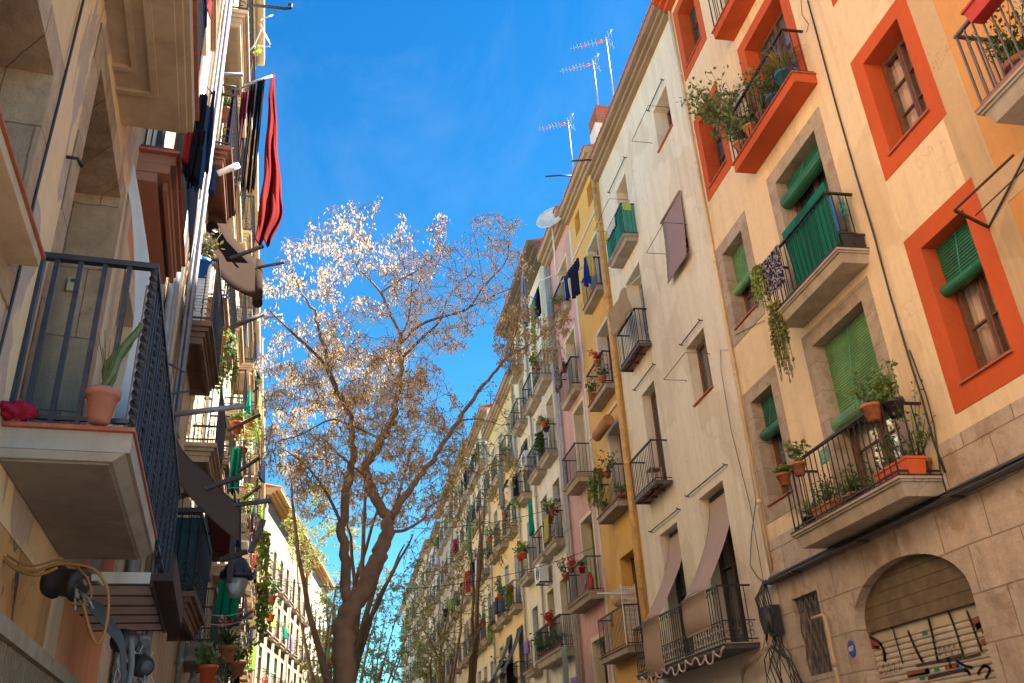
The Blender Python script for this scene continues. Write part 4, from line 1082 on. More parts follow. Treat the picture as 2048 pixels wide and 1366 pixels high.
T = house('townhouse', LA, -9.0, 6.5, 17.0, peel, 'near house with peeling plaster, stone door surround and a twisted bar balcony', [oW, oD, oU, oU2], z0=2.95)
LH = T
window(T, oW, dep=.28, sur=oldst, surw=.2, sill=None, rows=2, fm=G['dwood']); window(T, oD, dep=.36, sur=oldst, surw=.2, kind='door', surbot=False, fm=G['dwood'], rows=3, leaves=2)
window(T, oU, dep=.3, sur=oldst, kind='door'); window(T, oU2, dep=.3, sur=oldst, kind='door')
lowst = plaster('orange_lit_plaster', (.66, .34, .13), (.56, .28, .1), (.12, .08, .05), dirtamt=.9, sc=.8, bs=.5, peel=(.12, .085, .06), peelpos=.52)  # orange light on the wall foot is put into the plaster; peeling patches dark
mb = wallmesh(LA, -9, 6.5, 0, 2.945, [(-1, 2.2, 0, 2.5, .3)]); T.part('ground_floor', mb, lowst)
cornice(T, corn, .4, .4, tile=G['tile'])
mb = MB(LA); mb.box(2.2, 3.84, -.02, .15, 3.93, 3.985)
T.part('stone_sill', mb, underc); mb = MB(LA); mb.box(2.18, 3.86, -.02, .165, 3.986, 4.0); T.part('sill_tile', mb, G['tile'])
# near balcony: concrete slab, then an iron joist floor in the same railing
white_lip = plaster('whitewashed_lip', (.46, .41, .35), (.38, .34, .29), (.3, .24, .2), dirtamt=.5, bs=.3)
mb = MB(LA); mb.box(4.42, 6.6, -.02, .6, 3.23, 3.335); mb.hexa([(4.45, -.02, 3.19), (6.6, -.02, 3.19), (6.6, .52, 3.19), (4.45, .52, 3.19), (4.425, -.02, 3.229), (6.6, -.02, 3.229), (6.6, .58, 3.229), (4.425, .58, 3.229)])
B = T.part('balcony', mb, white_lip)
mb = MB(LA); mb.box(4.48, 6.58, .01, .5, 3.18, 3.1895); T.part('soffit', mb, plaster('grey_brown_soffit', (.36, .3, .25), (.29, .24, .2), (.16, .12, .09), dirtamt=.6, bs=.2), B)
mb = MB(LA); mb.box(4.39, 6.6, .001, .612, 3.336, 3.357); T.part('floor_tile', mb, G['tile'], B)
def twisted(mb, fr, s, n, z0, z1, w=.032, turns=9):
    pts = 46; c = []; base = len(mb.v)
    for i in range(pts + 1):
        z = z0 + (z1 - z0) * i / pts; a = 2 * math.pi * turns * i / pts / 2
        for j in range(4):
            b = a + j * math.pi / 2; mb.v.append(fr.p(s + w * .7 * math.cos(b), n + w * .7 * math.sin(b), z))
    for i in range(pts):
        for j in range(4):
            mb.f.append([base + i * 4 + j, base + i * 4 + (j + 1) % 4, base + i * 4 + 4 + (j + 1) % 4, base + i * 4 + 4 + j]); mb.sm.append(False)
railb = simple('blue_black_rail', (.05, .055, .075), .4, .4, .4, 14, .25)
mb = MB(LA); z = 3.36; nO = .58; e0, e1 = 4.46, 8.95
mb.box(e0 - .02, e1 + .02, nO - .022, nO + .022, z + .98, z + 1.015); mb.box(e0 - .022, e0 + .022, -.01, nO - .0225, z + .981, z + 1.014); mb.box(e1 - .02, e1 + .02, 0, nO - .023, z + .981, z + 1.014)
mb.box(e0 - .01, e1 + .01, nO - .012, nO + .012, z + .04, z + .065); mb.box(e0 - .012, e0 + .012, 0, nO - .0125, z + .041, z + .064)
for i, n in enumerate((.08, .2, .325, .45)): mb.box(e0 - .013, e0 + .013, n - .013, n + .013, z + .0, z + .981)
mb.box(e0 - .025, e0 + .025, -.02, .02, z, z + .98)
x = e0; i = 0
while x <= e1 + .01:
    if i % 4 == 0: twisted(mb, LA, x, nO, z + .0, z + .98)
    else: mb.box(x - .012, x + .012, nO - .012, nO + .012, z + .05, z + .98)
    x += .125; i += 1
RB = T.part('railing', mb, railb, B)
mb = MB(LA)
x = 4.56
while x < 8.9: mb.tube([(x, nO - .035, z + .06), (x, nO - .035, z + .93)], .011, 5, caps=False); x += .024
T.part('reed_screen', mb, simple('grey_reed', (.34, .3, .34), .8, 0, .45, 30, .2), B)
mb = MB(LA); zz = 3.07; f1 = 8.7
mb.box(6.61, f1, .6, .74, zz - .03, zz + .02); mb.box(6.61, f1, .6, .62, zz - .07, zz - .031); mb.box(6.61, f1, .735, .755, zz - .029, zz + .16)
for k in range(6):
    s_ = 6.62 + k * (f1 - 6.68) / 5; mb.box(s_, s_ + .03, -.02, .599, zz - .058, zz - .05)
JB = T.part('iron_joists', mb, simple('rusty_joist', (.07, .035, .03), .7, .2, .4, 9, .3), B)
mb = MB(LA); mb.box(6.61, f1, -.01, .599, zz - .049, zz + .03); T.part('vaulted_infill', mb, plaster('grey_infill', (.72, .65, .62), (.64, .58, .56), dirtamt=.4), JB)
# upper balcony of the near house
mb = MB(LA); mb.box(-2, 5.95, -.02, .53, 6.56, 6.72); mb.box(-2, 5.9, -.02, .49, 6.5, 6.559); mb.box(-2, 5.86, -.02, .44, 6.46, 6.499)
mb.box(-2, 5.2, .13, .17, 6.425, 6.46); mb.box(-2, 5.45, .25, .3, 6.43, 6.46); mb.box(5.16, 5.2, -.01, .13, 6.425, 6.459); mb.box(5.41, 5.45, -.01, .25, 6.43, 6.459)
B = T.part('balcony', mb, underc); mb = MB(LA); mb.box(-2, 5.99, .001, .56, 6.721, 6.75); T.part('floor_tile', mb, G['tile'], B)
T.part('railing', rail_mesh(LA, -2, 5.95, 6.75, .53, 1., .13, .02), railb, B)
# intercom, flowerpot, cloth, curtain
w = atY(148, 570, 6.28)
s_, n_, z_ = inv(LA, w); mb = MB(LA); mb.box(6.285, 6.318, n_ - .045, n_ + .045, z_ - .06, z_ + .06)
T = Thing('door_intercom', LA.p(6.3, n_, z_), 'small beige intercom box with a grey screen on the stone jamb', 'intercom'); T.part('case', mb, simple('beige_plastic', (.5, .44, .26), .5))
mb = MB(LA); mb.box(6.275, 6.284, n_ - .02, n_ + .02, z_ + .015, z_ + .04); T.part('screen', mb, simple('grey_screen', (.06, .08, .12), .3))
s_, n_, z_ = inv(LA, Zhit(197, 842, 3.37))
T = potted(LA, s_, n_, 3.362, .078, .17, 'terracotta pot with a spiky cactus on the twisted bar balcony', kind='thin_cactus', leaf_=simple('cactus_green', (.09, .12, .05), .7, 0, .3, 20, .2), size=.42, pot=simple('dusty_terracotta', (.42, .17, .12), .8, 0, .2, 10, .1), seed=3)
s_, n_, z_ = inv(LA, Zhit(28, 832, 3.37)); c = LA.p(s_, n_, 3.40); mb = MB()
def lump(u, v):
    a = u * 2 * math.pi; b = v * math.pi; r = .06 + .012 * math.sin(5 * a + 3 * b) + .009 * math.sin(11 * a - 7 * b)
    return c + Vector((r * 1.5 * math.cos(a) * math.sin(b), r * 1.2 * math.sin(a) * math.sin(b), -r * .6 * math.cos(b)))
mb.grid(lump, 32, 16, raw=True); single('crumpled_cloth', mb, cloth('crimson_cloth', (.5, .03, .08)), c, 'crumpled crimson cloth lying on the near balcony floor', 'cloth')
mb = MB(); A_ = [atY(u, v, 6.55) for u, v in [(244, 322), (262, 430), (268, 600), (258, 700), (225, 850)]]; B_ = [atY(u, v, 6.6) for u, v in [(266, 320), (286, 430), (303, 570), (285, 690), (262, 850)]]
loft(mb, A_, B_, 16, .006); single('hanging_curtain', mb, cloth('grey_white_cloth', (.8, .8, .82)), A_[0], 'long grey white curtain hanging beside the stone doorway', 'curtain')
wallcable('wall_cable', LA, pxs(LA, [(167, 0), (120, 195), (69, 400), (35, 560), (0, 700), (-30, 820)], .02), .008, 'straight black cable down the peeling plaster of the near house', n=.02)
mb = MB(LA); a, b = LA.px(133, 314); mb.tube([(a, 0, b), (a, .06, b), (a + .05, .08, b - .02)], .012, 6); single('wall_hook', mb, G['iron'], LA.p(a, 0, b), 'small black iron hook on the peeling wall above the balcony', 'hook')
# under-balcony clutter
T = Thing('meter_drum', LA.p(5.1, .16, 2.6), 'dark round cable drum under the near balcony with yellow loops', 'cable drum')
w = atY(130, 1165, 5.2); mb = MB(); ax = Vector((.9, -.3, -.2)); mb.lathe(w, [(0, -.09), (.085, -.09), (.095, -.05), (.075, -.03), (.075, .06), (.095, .08), (.085, .1), (0, .1)], 18, raw=True, axis=ax); T.part('drum', mb, simple('dark_rubber', (.02, .012, .012), .6))
mb = MB()
for k in range(10):
    o = Vector((random.uniform(-.05, .05), random.uniform(-.05, .05), random.uniform(-.05, .05)))
    mb.tube([w + ax * .12 + o, w + ax * .16 + o * 1.5, w + ax * .2 + o * 2 + Vector((0, 0, -.03))], .008, 5, raw=True)
T.part('wire', mb, simple('tarnished_wire', (.3, .27, .22), .5, .5))
ycab = simple('mustard_cable', (.32, .14, .03), .55, 0, .3, 6, .1)
mb = MB()
def pixtube(mb, L, Y, r, k=6):
    P = [atY(u, v, Y) for u, v in L]; Q = []
    for i in range(len(P) - 1):
        p0, p1, p2, p3 = P[max(i - 1, 0)], P[i], P[i + 1], P[min(i + 2, len(P) - 1)]
        for q in range(6):
            f = q / 6; Q.append(.5 * ((2 * p1) + (p2 - p0) * f + (2 * p0 - 5 * p1 + 4 * p2 - p3) * f * f + (3 * p1 - p0 - 3 * p2 + p3) * f ** 3))
    Q.append(P[-1]); mb.tube(Q, r, k, raw=True)
pixtube(mb, [(-20, 1070), (10, 1120), (60, 1143), (120, 1128), (180, 1135), (210, 1165), (217, 1210), (210, 1260), (195, 1288), (180, 1260), (165, 1205)], 5.0, .0085)
pixtube(mb, [(-20, 1060), (8, 1105), (60, 1132), (125, 1120), (170, 1150), (183, 1190), (165, 1208), (138, 1206)], 5.05, .006)
pixtube(mb, [(-20, 1075), (20, 1130), (70, 1150), (115, 1135)], 4.98, .009)
single('cable_loop', mb, ycab, atY(60, 1140, 5), 'mustard coloured cable looping under the near balcony', 'cable')
T = Thing('wall_shutter', LA.p(7.0, 0, 1.3), 'brown slatted grille with a pale frame at the foot of the near house', 'grille')
a0, b0 = LA.px(112, 1295); a1, b1 = LA.px(195, 1366)
mb = MB(LA); x = 4.6
while x < 8.0: mb.box(x, x + .035, .02, .045, .6, 2.42); x += .075
T.part('slats', mb, simple('brown_slat', (.3, .2, .12), .6, 0, .3, 8, .1)); mb = MB(LA); mb.box(4.5, 8.1, .0, .07, 2.43, 2.52); mb.box(4.5, 4.58, 0, .07, .5, 2.43); mb.box(8.02, 8.1, 0, .07, .5, 2.43)
T.part('frame', mb, simple('pale_stone_frame', (.4, .33, .24), .8))

# salmon house
T = house('townhouse', LA, 6.5, 10.62, 16.6, salmon, 'salmon and cream house between the peeling one and the silver pipes', [(7.1, 8.3, 6.9, 9.4, .35), (7.1, 8.3, 3.5, 5.9, .35), (7.1, 8.3, 10.2, 12.6, .35)])
for o in [(7.1, 8.3, 6.9, 9.4), (7.1, 8.3, 3.5, 5.9), (7.1, 8.3, 10.2, 12.6)]: window(T, o, dep=.28, kind='door', fm=G['gwood'], sur=tan, surw=.2, surbot=False)
mb = MB(LA); mb.box(6.52, 6.9, 0, .02, 0, 16); mb.box(9.6, 10.6, 0, .02, 0, 16.2); T.part('pilaster', mb, tan)
mb = MB(LA); mb.box(6.75, 8.65, -.02, .34, 6.8, 6.9); mb.box(6.752, 8.62, -.02, .3, 6.7, 6.799); mb.box(6.76, 8.6, -.02, .2, 6.6, 6.699); mb.box(6.9, 8.6, .245, .28, 6.62, 6.699)
B = T.part('balcony', mb, plaster('ox_brown', (.42, .19, .12), (.36, .16, .1), dirtamt=.3, bs=.1)); mb = MB(LA); mb.box(6.7, 8.7, .001, .37, 6.901, 6.93); T.part('floor_tile', mb, G['tile'], B)
T.part('railing', rail_mesh(LA, 6.75, 8.65, 6.93, .34, 1., .12, .014), railb, B)
balcony(T, 6.75, 8.7, 10.2, .36, underc, 'stone', th=.25)
cornice(T, corn, .4, .4)
mb = MB(LA)
for i, x in enumerate((10.3, 10.42, 10.55)): mb.tube([(x, .1 + .03 * (i % 2), 0), (x, .1 + .03 * (i % 2), 16.2)], .05, 8)
T.part('drainpipe', mb, G['steel'])
mb = MB(); A_ = [LA.p(x, .4, 7.95) for x in (6.78, 7.4, 8.0, 8.7)]; B_ = [LA.p(x, .41, 6.98) for x in (6.78, 7.4, 8.0, 8.7)]; loft(mb, A_, B_, 8, .008, 20)
single('blue_tarp', mb, cloth('slate_blue_tarp', (.06, .1, .18)), LA.p(7, .4, 7), 'slate blue tarp tied over the ox brown balcony rail', 'tarp')
T = Thing('louvre_unit', LA.p(7.1, .1, 7.0), 'grey louvred shutter box standing on the ox brown balcony', 'shutter box')
def louvre(T, fr, s0, s1, n, z0, z1):
    mb = MB(fr); mb.box(s0, s0 + .05, n, n + .07, z0, z1); mb.box(s1 - .05, s1, n, n + .07, z0, z1); mb.box(s0 + .05, s1 - .05, n, n + .068, z1 - .05, z1)
    T.part('frame', mb, G['white']); mb = MB(fr); z = z0
    while z < z1 - .05: mb.box(s0 + .05, s1 - .05, n + .01, n + .05, z, z + .012); z += .045
    T.part('louvres', mb, G['steel'])
louvre(T, LA, 6.95, 7.6, .04, 6.93, 7.7)
# side facing the camera of that louvre
# --- first house past the silver pipes
b1 = [(11.15, 12.3, 3.99, 6.2, .3), (11.15, 12.3, 7.42, 9.6, .3), (11.15, 12.3, 10.33, 12.6, .3), (11.2, 12.2, 13.4, 15.2, .3)]
T = house('townhouse', LB, 10.62, 13.0, 16.3, tan, 'narrow tan house carrying the scrolled balcony and blue flowerpot', b1)
for o in b1: window(T, o, dep=.25, kind='door', fm=G['gwood'], surbot=False, sur=tansh, surw=.12)
cornice(T, tansh, .45, .5)
brnm = plaster('umber_moulding', (.22, .14, .09), (.17, .1, .07), (.08, .05, .04), dirtamt=.6, bs=.3, peel=(.32, .27, .2), peelpos=.62)
def mould_balc(T, s0, s1, z, d, mat, scroll=1, railmat=None, screen=None, sp=.12):
    fr = T.fr; mb = MB(fr)
    mb.box(s0, s1, -.02, d, z - .07, z); mb.box(s0 + .04, s1 - .03, -.02, d - .05, z - .13, z - .071); mb.box(s0 + .08, s1 - .06, -.02, d - .09, z - .2, z - .131)
    mb.box(s0 + .1, s1 - .1, d - .16, d - .11, z - .3, z - .201); mb.box(s0 + .1, s0 + .15, -.02, d - .161, z - .3, z - .201); mb.box(s1 - .15, s1 - .1, -.02, d - .161, z - .3, z - .201)
    B = T.part('balcony', mb, mat); T.part('railing', rail_mesh(fr, s0, s1, z, d, 1., sp, .014, scroll), railmat or G['iron'], B)
    if screen:
        mb = MB(fr); mb.box(s0 + .05, s1 - .04, d - .05, d - .04, z + .03, z + .95); mb.box(s0 + .045, s0 + .053, .02, d - .05, z + .03, z + .95); T.part('screen', mb, screen, B)
    return B
B4 = mould_balc(T, 10.95, 12.95, 7.4, .4, brnm); mould_balc(T, 10.85, 12.6, 10.33, .4, simple('ox_wood', (.16, .06, .035), .6, 0, .5, 4, .3))
mould_balc(T, 11.75, 14.0, 3.97, .48, brnm, screen=simple('petrol_tarp', (.015, .06, .07), .6, 0, .4, 3, .1))
mould_balc(T, 11.0, 12.9, 13.3, .4, tansh)
mb = MB(LB)
for i, x in enumerate((10.66, 10.72, 10.79, 10.85, 10.93)): mb.tube([(x, .08 + .05 * (i % 2), 0), (x, .08 + .05 * (i % 2), 16)], .024 + .006 * (i % 3), 8)
T.part('drainpipe', mb, simple('blue_grey_duct', (.17, .18, .22), .5, .1, .3, 8, .1))
# --- the recessed row
def orow(fr, s0, s1, z1, mat, label, bl, seed, corout=.55):
    rnd = random.Random(seed); ops = [(a + .35, b - .35, z + .03, z + 2.25, .3) for a, b, z, *_ in bl]
    T = house('townhouse', fr, s0, s1, z1, mat, label, ops)
    for i, o in enumerate(ops): window(T, o, dep=.25, kind='door', fm=rnd.choice([G['gwood'], G['wood'], G['white']]), sur=tansh, surw=.12, surbot=False, **(dict(blind=rnd.choice([G['green'], G['dgreen'], simple('straw_blind', (.5, .4, .25), .7)]), bz=o[3] - rnd.uniform(.5, 1.8), roll=.07) if rnd.random() < .4 else {}))
    for a, b, z, d, m in bl: mould_balc(T, a, b, z, d, m, scroll=1 if s0 < 22 else 0, sp=.12 if s0 < 20 else .16)
    cornice(T, tansh, corout, .55); pipe(T, s0 + .15, 0, z1 - .5, G['steel'], .055, .1)
    return T
ucol = [underc, brnm, tansh, G['slabg']]
H2 = orow(LB2, 13.0, 17.4, 18.4, tansh, 'cream house with green tarp and stacked balconies past the scrolled one',
          [(13.3, 16.0, 9.1, .62, underc), (13.3, 15.2, 11.5, .62, tansh), (14.2, 16.1, 6.85, .62, underc), (13.8, 15.9, 5.0, .62, brnm), (14.0, 16.0, 14.2, .6, tansh)], 31)
H3 = orow(LB2, 17.4, 20.6, 16.1, plaster('honey_plaster', (.7, .52, .28), (.62, .45, .25), dirtamt=.4), 'honey coloured house with a wooden underside balcony', [(17.8, 19.8, 4.2, .6, G['slabg']), (17.9, 19.8, 7.8, .6, brnm), (17.9, 19.8, 11.0, .6, underc), (17.9, 19.8, 13.5, .6, tansh)], 32)
H4 = orow(LB2, 20.6, 31.0, 16.2, tansh, 'long bright cream house with green trailing plants',
          [(a, a + 1.9, z, .6, ucol[(i + j) % 4]) for j, a in enumerate((21.2, 24.6, 28.2)) for i, z in enumerate((4.0, 7.2, 10.4, 13.2))], 33)
H5 = orow(LB2, 31.0, 40.0, 17.3, whitew, 'chalky house midway down the sunny row', [(a, a + 1.9, z, .6, ucol[(i + j) % 4]) for j, a in enumerate((31.8, 34.6, 37.4)) for i, z in enumerate((4.0, 7.3, 10.6, 13.8))], 34)
H6 = orow(LB2, 40.0, 55.5, 18.3, plaster('straw_plaster', (.68, .54, .34), (.6, .48, .3), dirtamt=.4), 'straw coloured house where the sunny row bends', [(a, a + 1.9, z, .6, ucol[(i + j) % 4]) for j, a in enumerate((41, 44, 47, 50.5)) for i, z in enumerate((4.0, 7.3, 10.6, 13.8))], 35)
litcor = plaster('orange_lit_cornice', (.6, .36, .12), (.52, .3, .1), dirtamt=.3)  # orange light on the far eaves is put into the cornice colour
lct = plaster('bend_cream', (.36, .29, .19), (.3, .24, .15), (.25, .2, .14), dirtamt=.6)
LR = [row(LC, 55.5, 67.0, 18.9, lct, 'bright corner house with bracketed eave in painted orange light at the bend', [57.4, 60.2, 63.0, 65.6], [3.9, 7.2, 10.4, 13.6], 41, cor=litcor, corout=.9, bsp=.2, detail=1),
      row(LC, 67.0, 77.0, 19.0, lct, 'cream house beyond the bend with eave in painted orange light', [68.8, 71.8, 74.8], [3.9, 7.2, 10.4, 13.6], 42, cor=litcor, corout=.9, bsp=.25, detail=0),
      row(LC, 77.0, 90.0, 19.3, greyp, 'greyish green house closing the sunny row', [79, 82, 85, 88], [3.9, 7.2, 10.4, 13.6], 43, cor=litcor, corout=.8, bsp=.3, detail=0)]
# ------------------------------------------------------------ awnings and poles on the sunny side
brown = cloth('brown_awning', (.045, .026, .017))
T = Thing('awning', LB.p(12.5, .5, 9.0), 'dark brown fabric awning with its roller pulled out over the street', 'awning')
mb = MB(); A_ = [atY(u, v, 12.0) for u, v in [(396, 440), (410, 500), (440, 550), (475, 580), (512, 596)]]; B_ = [atY(u, v, 13.2) for u, v in [(436, 428), (458, 462), (490, 498), (508, 515), (520, 528)]]
loft(mb, A_, B_, 6, .015); T.part('fabric', mb, brown)
mb = MB(); mb.tube([atY(515, 607, 12.0), atY(517, 525, 13.3)], .075, 12, raw=True); T.part('roller', mb, brown)
mb = MB(); mb.bar(atY(425, 530, 12.6), atY(527, 492, 12.6), .05, True); T.part('arm', mb, G['ironb']); mb = MB(); mb.bar(atY(515, 535, 12.9), atY(568, 525, 12.9), .035, True); T.part('arm', mb, G['ironb'])
T = Thing('reed_awning', LB.p(10, .8, 5), 'sagging brown reed awning ending in wooden slats near the street lamp', 'awning')
reedd = cloth('dark_reed', (.08, .055, .045), (.15, .105, .08), 'stripe', 30)
mb = MB(); A_ = [atY(u, v, 9.3) for u, v in [(338, 925), (365, 975), (400, 1015), (450, 1060), (478, 1080)]]; B_ = [atY(u, v, 10.6) for u, v in [(340, 850), (370, 905), (415, 945), (450, 985), (480, 1010)]]
loft(mb, A_, B_, 6, .012); T.part('reed_mat', mb, reedd)
mb = MB(); sl = simple('slat_brown', (.09, .05, .03), .7)
for i in range(13):
    f = i / 12; a = atY(478 + f * 48, 1012 + f * 22, 10.6 - .2 * f); b = atY(478 + f * 48, 1078 + f * 6, 10.3 - .2 * f); mb.bar(a, b, .011, True)
T.part('slats', mb, sl)
for q in ((340, 1000, 485, 952, 10.0, .05), (405, 1018, 543, 1001, 10.4, .045), (527, 1040, 501, 1105, 10.2, .06), (440, 1120, 495, 1103, 10.6, .05)):
    mb = MB(); mb.bar(atY(q[0], q[1], q[4]), atY(q[2], q[3], q[4]), q[5], True); T.part('arm', mb, G['ironb'])
T = Thing('red_awning', LB.p(12.8, .5, 4.8), 'dark red canvas awning hanging over the petrol covered balcony', 'awning')
mb = MB(); A_ = [atY(u, v, 11.6) for u, v in [(412, 1022), (418, 1060), (425, 1102)]]; B_ = [atY(u, v, 11.6) for u, v in [(470, 1018), (472, 1060), (462, 1108)]]
loft(mb, A_, B_, 12, .012); T.part('fabric', mb, cloth('oxblood', (.09, .018, .015)))
mb = MB(); mb.bar(atY(340, 1022, 11.5), atY(480, 1018, 11.5), .06, True); T.part('arm', mb, G['ironb']); mb = MB(); mb.bar(atY(470, 1040, 11.4), atY(458, 1165, 11.4), .06, True); T.part('arm', mb, G['ironb'])
def polex(name, L, Y, w, label, mat=None, cat='pole', grp='poles reaching out over the street'):
    mb = MB(); P = [atY(u, v, Y) for u, v in L]; mb.tube(P, w, 6, raw=True); return single(name, mb, mat or G['ironb'], P[0], label, cat, grp)
polex('wall_pole', [(335, 830), (488, 812)], 9.6, .035, 'pale grey pole tied with string above the reed awning', G['steel'])
polex('wall_pole', [(458, 657), (527, 628)], 14.0, .045, 'thick dark pole pointing at the lower side of the tree crown')
polex('wall_pole', [(527, 636), (565, 630)], 15.5, .03, 'pale pole just behind the thick dark one', G['steel'])
polex('wall_pole', [(405, 524), (417, 520)], 11.2, .03, 'short dark rod over the blue flowerpot')
polex('wall_pole', [(328, 722), (368, 744)][::-1], 8.6, .012, 'upper of two thin rods next to the silver pipes')
polex('wall_pole', [(328, 790), (378, 782)], 8.6, .012, 'lower of two thin rods next to the silver pipes')
polex('wall_pole', [(502, 10), (570, 17), (582, 16), (583, 9), (576, 9)], 12.5, .03, 'curled iron bracket against the blue sky at the eave', G['iron'])
polex('wall_pole', [(402, 148), (486, 149)], 11.5, .035, 'straight grey pole under the rooftop windows', G['steel'])
polex('wall_pole', [(385, 166), (410, 170), (430, 190)], 10.5, .012, 'thin curved rod over the dark washing')
polex('wall_pole', [(431, 168), (472, 174)], 12.0, .02, 'short toothed rod holding the dark shirts')
polex('wall_pole', [(470, 178), (545, 152)], 12.6, .035, 'tilted grey pole carrying the long red cloth', G['steel'])
polex('wall_pole', [(436, 347), (478, 330)], 11.0, .05, 'white painted short pole below the dark washing', G['white'])
polex('wall_pole', [(455, 862), (521, 829)], 16.0, .035, 'thin dark pole above the orange flowerpot')
polex('wall_pole', [(465, 950), (520, 915)], 17.0, .04, 'double dark pole over the green tarp')
polex('wall_pole', [(486, 998), (521, 972)], 18.0, .035, 'short dark pole under the green tarp')
polex('wall_pole', [(455, 1258), (505, 1222)], 15.5, .025, 'thin pole low down by the bright green cloth')
# washing on the sunny side
def hang(u0, v0, u1, v1, vb, Y, shape, mat, label, seed=0, **kw):
    p0, p1 = atY(u0, v0, Y), atY(u1, v1, Y + kw.pop('dy', 0)); drop = p0.z - atY(u0, vb, Y).z
    return garment(p0, p1, drop, shape, mat, label, seed, **kw)
navy = cloth('navy_cotton', (.02, .025, .07)); black = cloth('black_cotton', (.012, .011, .018)); blue = cloth('royal_blue', (.02, .05, .35)); wine = cloth('wine_knit', (.12, .02, .04)); purple = cloth('violet_cotton', (.1, .06, .28))
redc = cloth('red_sheet', (.22, .015, .017)); denim = cloth('denim', (.05, .09, .2)); yellowc = cloth('yellow_cotton', (.6, .5, .15)); limec = cloth('lime_cotton', (.25, .5, .05)); tealc = cloth('teal_cloth', (.02, .35, .25)); lilac = cloth('lilac_cotton', (.4, .28, .6)); whitec = cloth('white_cotton', (.7, .7, .72)); redk = cloth('red_knit', (.45, .03, .03))
mb = MB(); A_ = [atY(u, v, 12.6) for u, v in [(541, 150), (537, 200), (530, 300), (520, 400), (511, 488)]]; B_ = [atY(u, v, 12.9) for u, v in [(549, 150), (553, 260), (560, 360), (564, 430), (540, 488)]]
def along2(P, t):
    t = t * (len(P) - 1); i = min(int(t), len(P) - 2); f = t - i
    p0, p1, p2, p3 = P[max(i - 1, 0)], P[i], P[i + 1], P[min(i + 2, len(P) - 1)]
    return .5 * ((2 * p1) + (p2 - p0) * f + (2 * p0 - 5 * p1 + 4 * p2 - p3) * f * f + (3 * p1 - p0 - 3 * p2 + p3) * f ** 3)
mb.grid(lambda u, v: along2(A_, v).lerp(along2(B_, v), u) + Vector((.012 * math.sin(v * 23 + u * 3), .09 * math.sin(u * 13 + v * 3.5) * (.3 + v) + .03 * math.sin(u * 31 - v * 9), 0)), 40, 50, raw=True, thick=.01)
single('red_cloth', mb, redc, atY(545, 155, 12.6), 'long red cloth hanging from the tilted pole against the sky', 'cloth')
for a in [(386, -20, 402, -20, 165, 6.5, 'towel', blue, 'bright royal blue sheet hanging topmost beside the brown balcony underside'), (398, -10, 414, -10, 118, 6.6, 'shirt', purple, 'violet shirt overlapping the royal blue sheet'), (411, -15, 428, -15, 28, 6.8, 'shirt', redk, 'red garment partly out of frame at the top'),
          (383, 205, 404, 195, 360, 6.8, 'shirt', navy, 'navy shirt hanging first in the dark cluster'), (400, 190, 414, 190, 372, 6.85, 'towel', black, 'black towel in the middle of the dark cluster'), (390, 260, 412, 262, 362, 6.7, 'shirt', black, 'black shirt low in the dark cluster'), (411, 215, 424, 212, 380, 6.9, 'narrow', denim, 'narrow denim blue garment in the dark cluster'),
          (422, 185, 437, 180, 352, 7.2, 'narrow', navy, 'pointed navy garment nearest the toothed rod'), (374, 250, 386, 255, 325, 6.75, 'towel', redk, 'small red cloth peeking behind the dark cluster'), (424, 330, 436, 330, 390, 7.3, 'narrow', denim, 'short blue strip at the foot of the dark cluster'), (462, 175, 474, 180, 345, 12.2, 'narrow', navy, 'slim blue garment tied beside the white downpipe'),
          (484, 185, 497, 182, 395, 12.4, 'shirt', wine, 'wine coloured dress hanging left of the black shirts'), (500, 170, 513, 168, 385, 12.5, 'shirt', black, 'ragged black shirt between wine dress and black trousers'), (516, 160, 529, 158, 385, 12.6, 'trousers', black, 'black trousers hanging next to the long red cloth')]:
    hang(*a, seed=len(a[-1]), fold=.05, nf=2.5)
hang(463, 895, 484, 895, 985, 17.0, 'towel', tealc, 'green tarp slung over a balcony rail in the sunny row', seed=5, fold=.1)
hang(466, 1010, 480, 1010, 1030, 17.5, 'towel', tealc, 'small green rag below the green tarp', seed=6, fold=.05)
hang(440, 1148, 480, 1160, 1228, 15.5, 'towel', cloth('bright_green', (.0, .3, .14)), 'bright green cloth hanging below the street lamp', seed=8, fold=.05)
hang(612, 1140, 618, 1140, 1200, 60.0, 'towel', cloth('orange_cotton', (.6, .2, .05)), 'orange cloth hanging at the far bend', seed=2)
hang(608, 1305, 622, 1302, 1325, 60.0, 'towel', whitec, 'white patterned towel low at the far bend', seed=2)
# street lamp
T = Thing('street_lamp', LB2.p(14.0, 0, 5.0), 'bell shaped street lamp with a glass bowl hanging below the awnings', 'street lamp')
c = atY(474, 1150, 13.6); Rr = (atY(508, 1150, 13.6).x - atY(441, 1150, 13.6).x) / 2
lampm = simple('lamp_slate', (.03, .035, .06), .4, .4, .3, 6, .1)
mb = MB(); mb.lathe(c, [(.0, .40), (.03, .40), (.05, .30), (.05, .26), (.1, .24), (Rr * .75, .12), (Rr, -.02), (Rr * 1.02, -.05), (Rr * .8, -.07), (0, -.05)], 24, raw=True); T.part('lamp_shade', mb, lampm)
mb = MB()
for i in range(12): a = i * math.pi / 6; q = c + Vector((math.cos(a) * Rr, math.sin(a) * Rr, -.0)); mb.tube([q, q + Vector((0, 0, .05))], .012, 5, raw=True)
T.part('finial', mb, lampm)
mb = MB(); mb.lathe(c, [(Rr * .7, -.06), (Rr * .7, -.12), (Rr * .55, -.24), (Rr * .25, -.33), (0, -.35)], 24, raw=True)
gm, nt_, bb = newmat('lamp_bowl'); bb.inputs['Base Color'].default_value = (.6, .62, .6, 1); bb.inputs['Roughness'].default_value = .25; bb.inputs['Transmission Weight'].default_value = .6
T.part('glass_bowl', mb, gm)
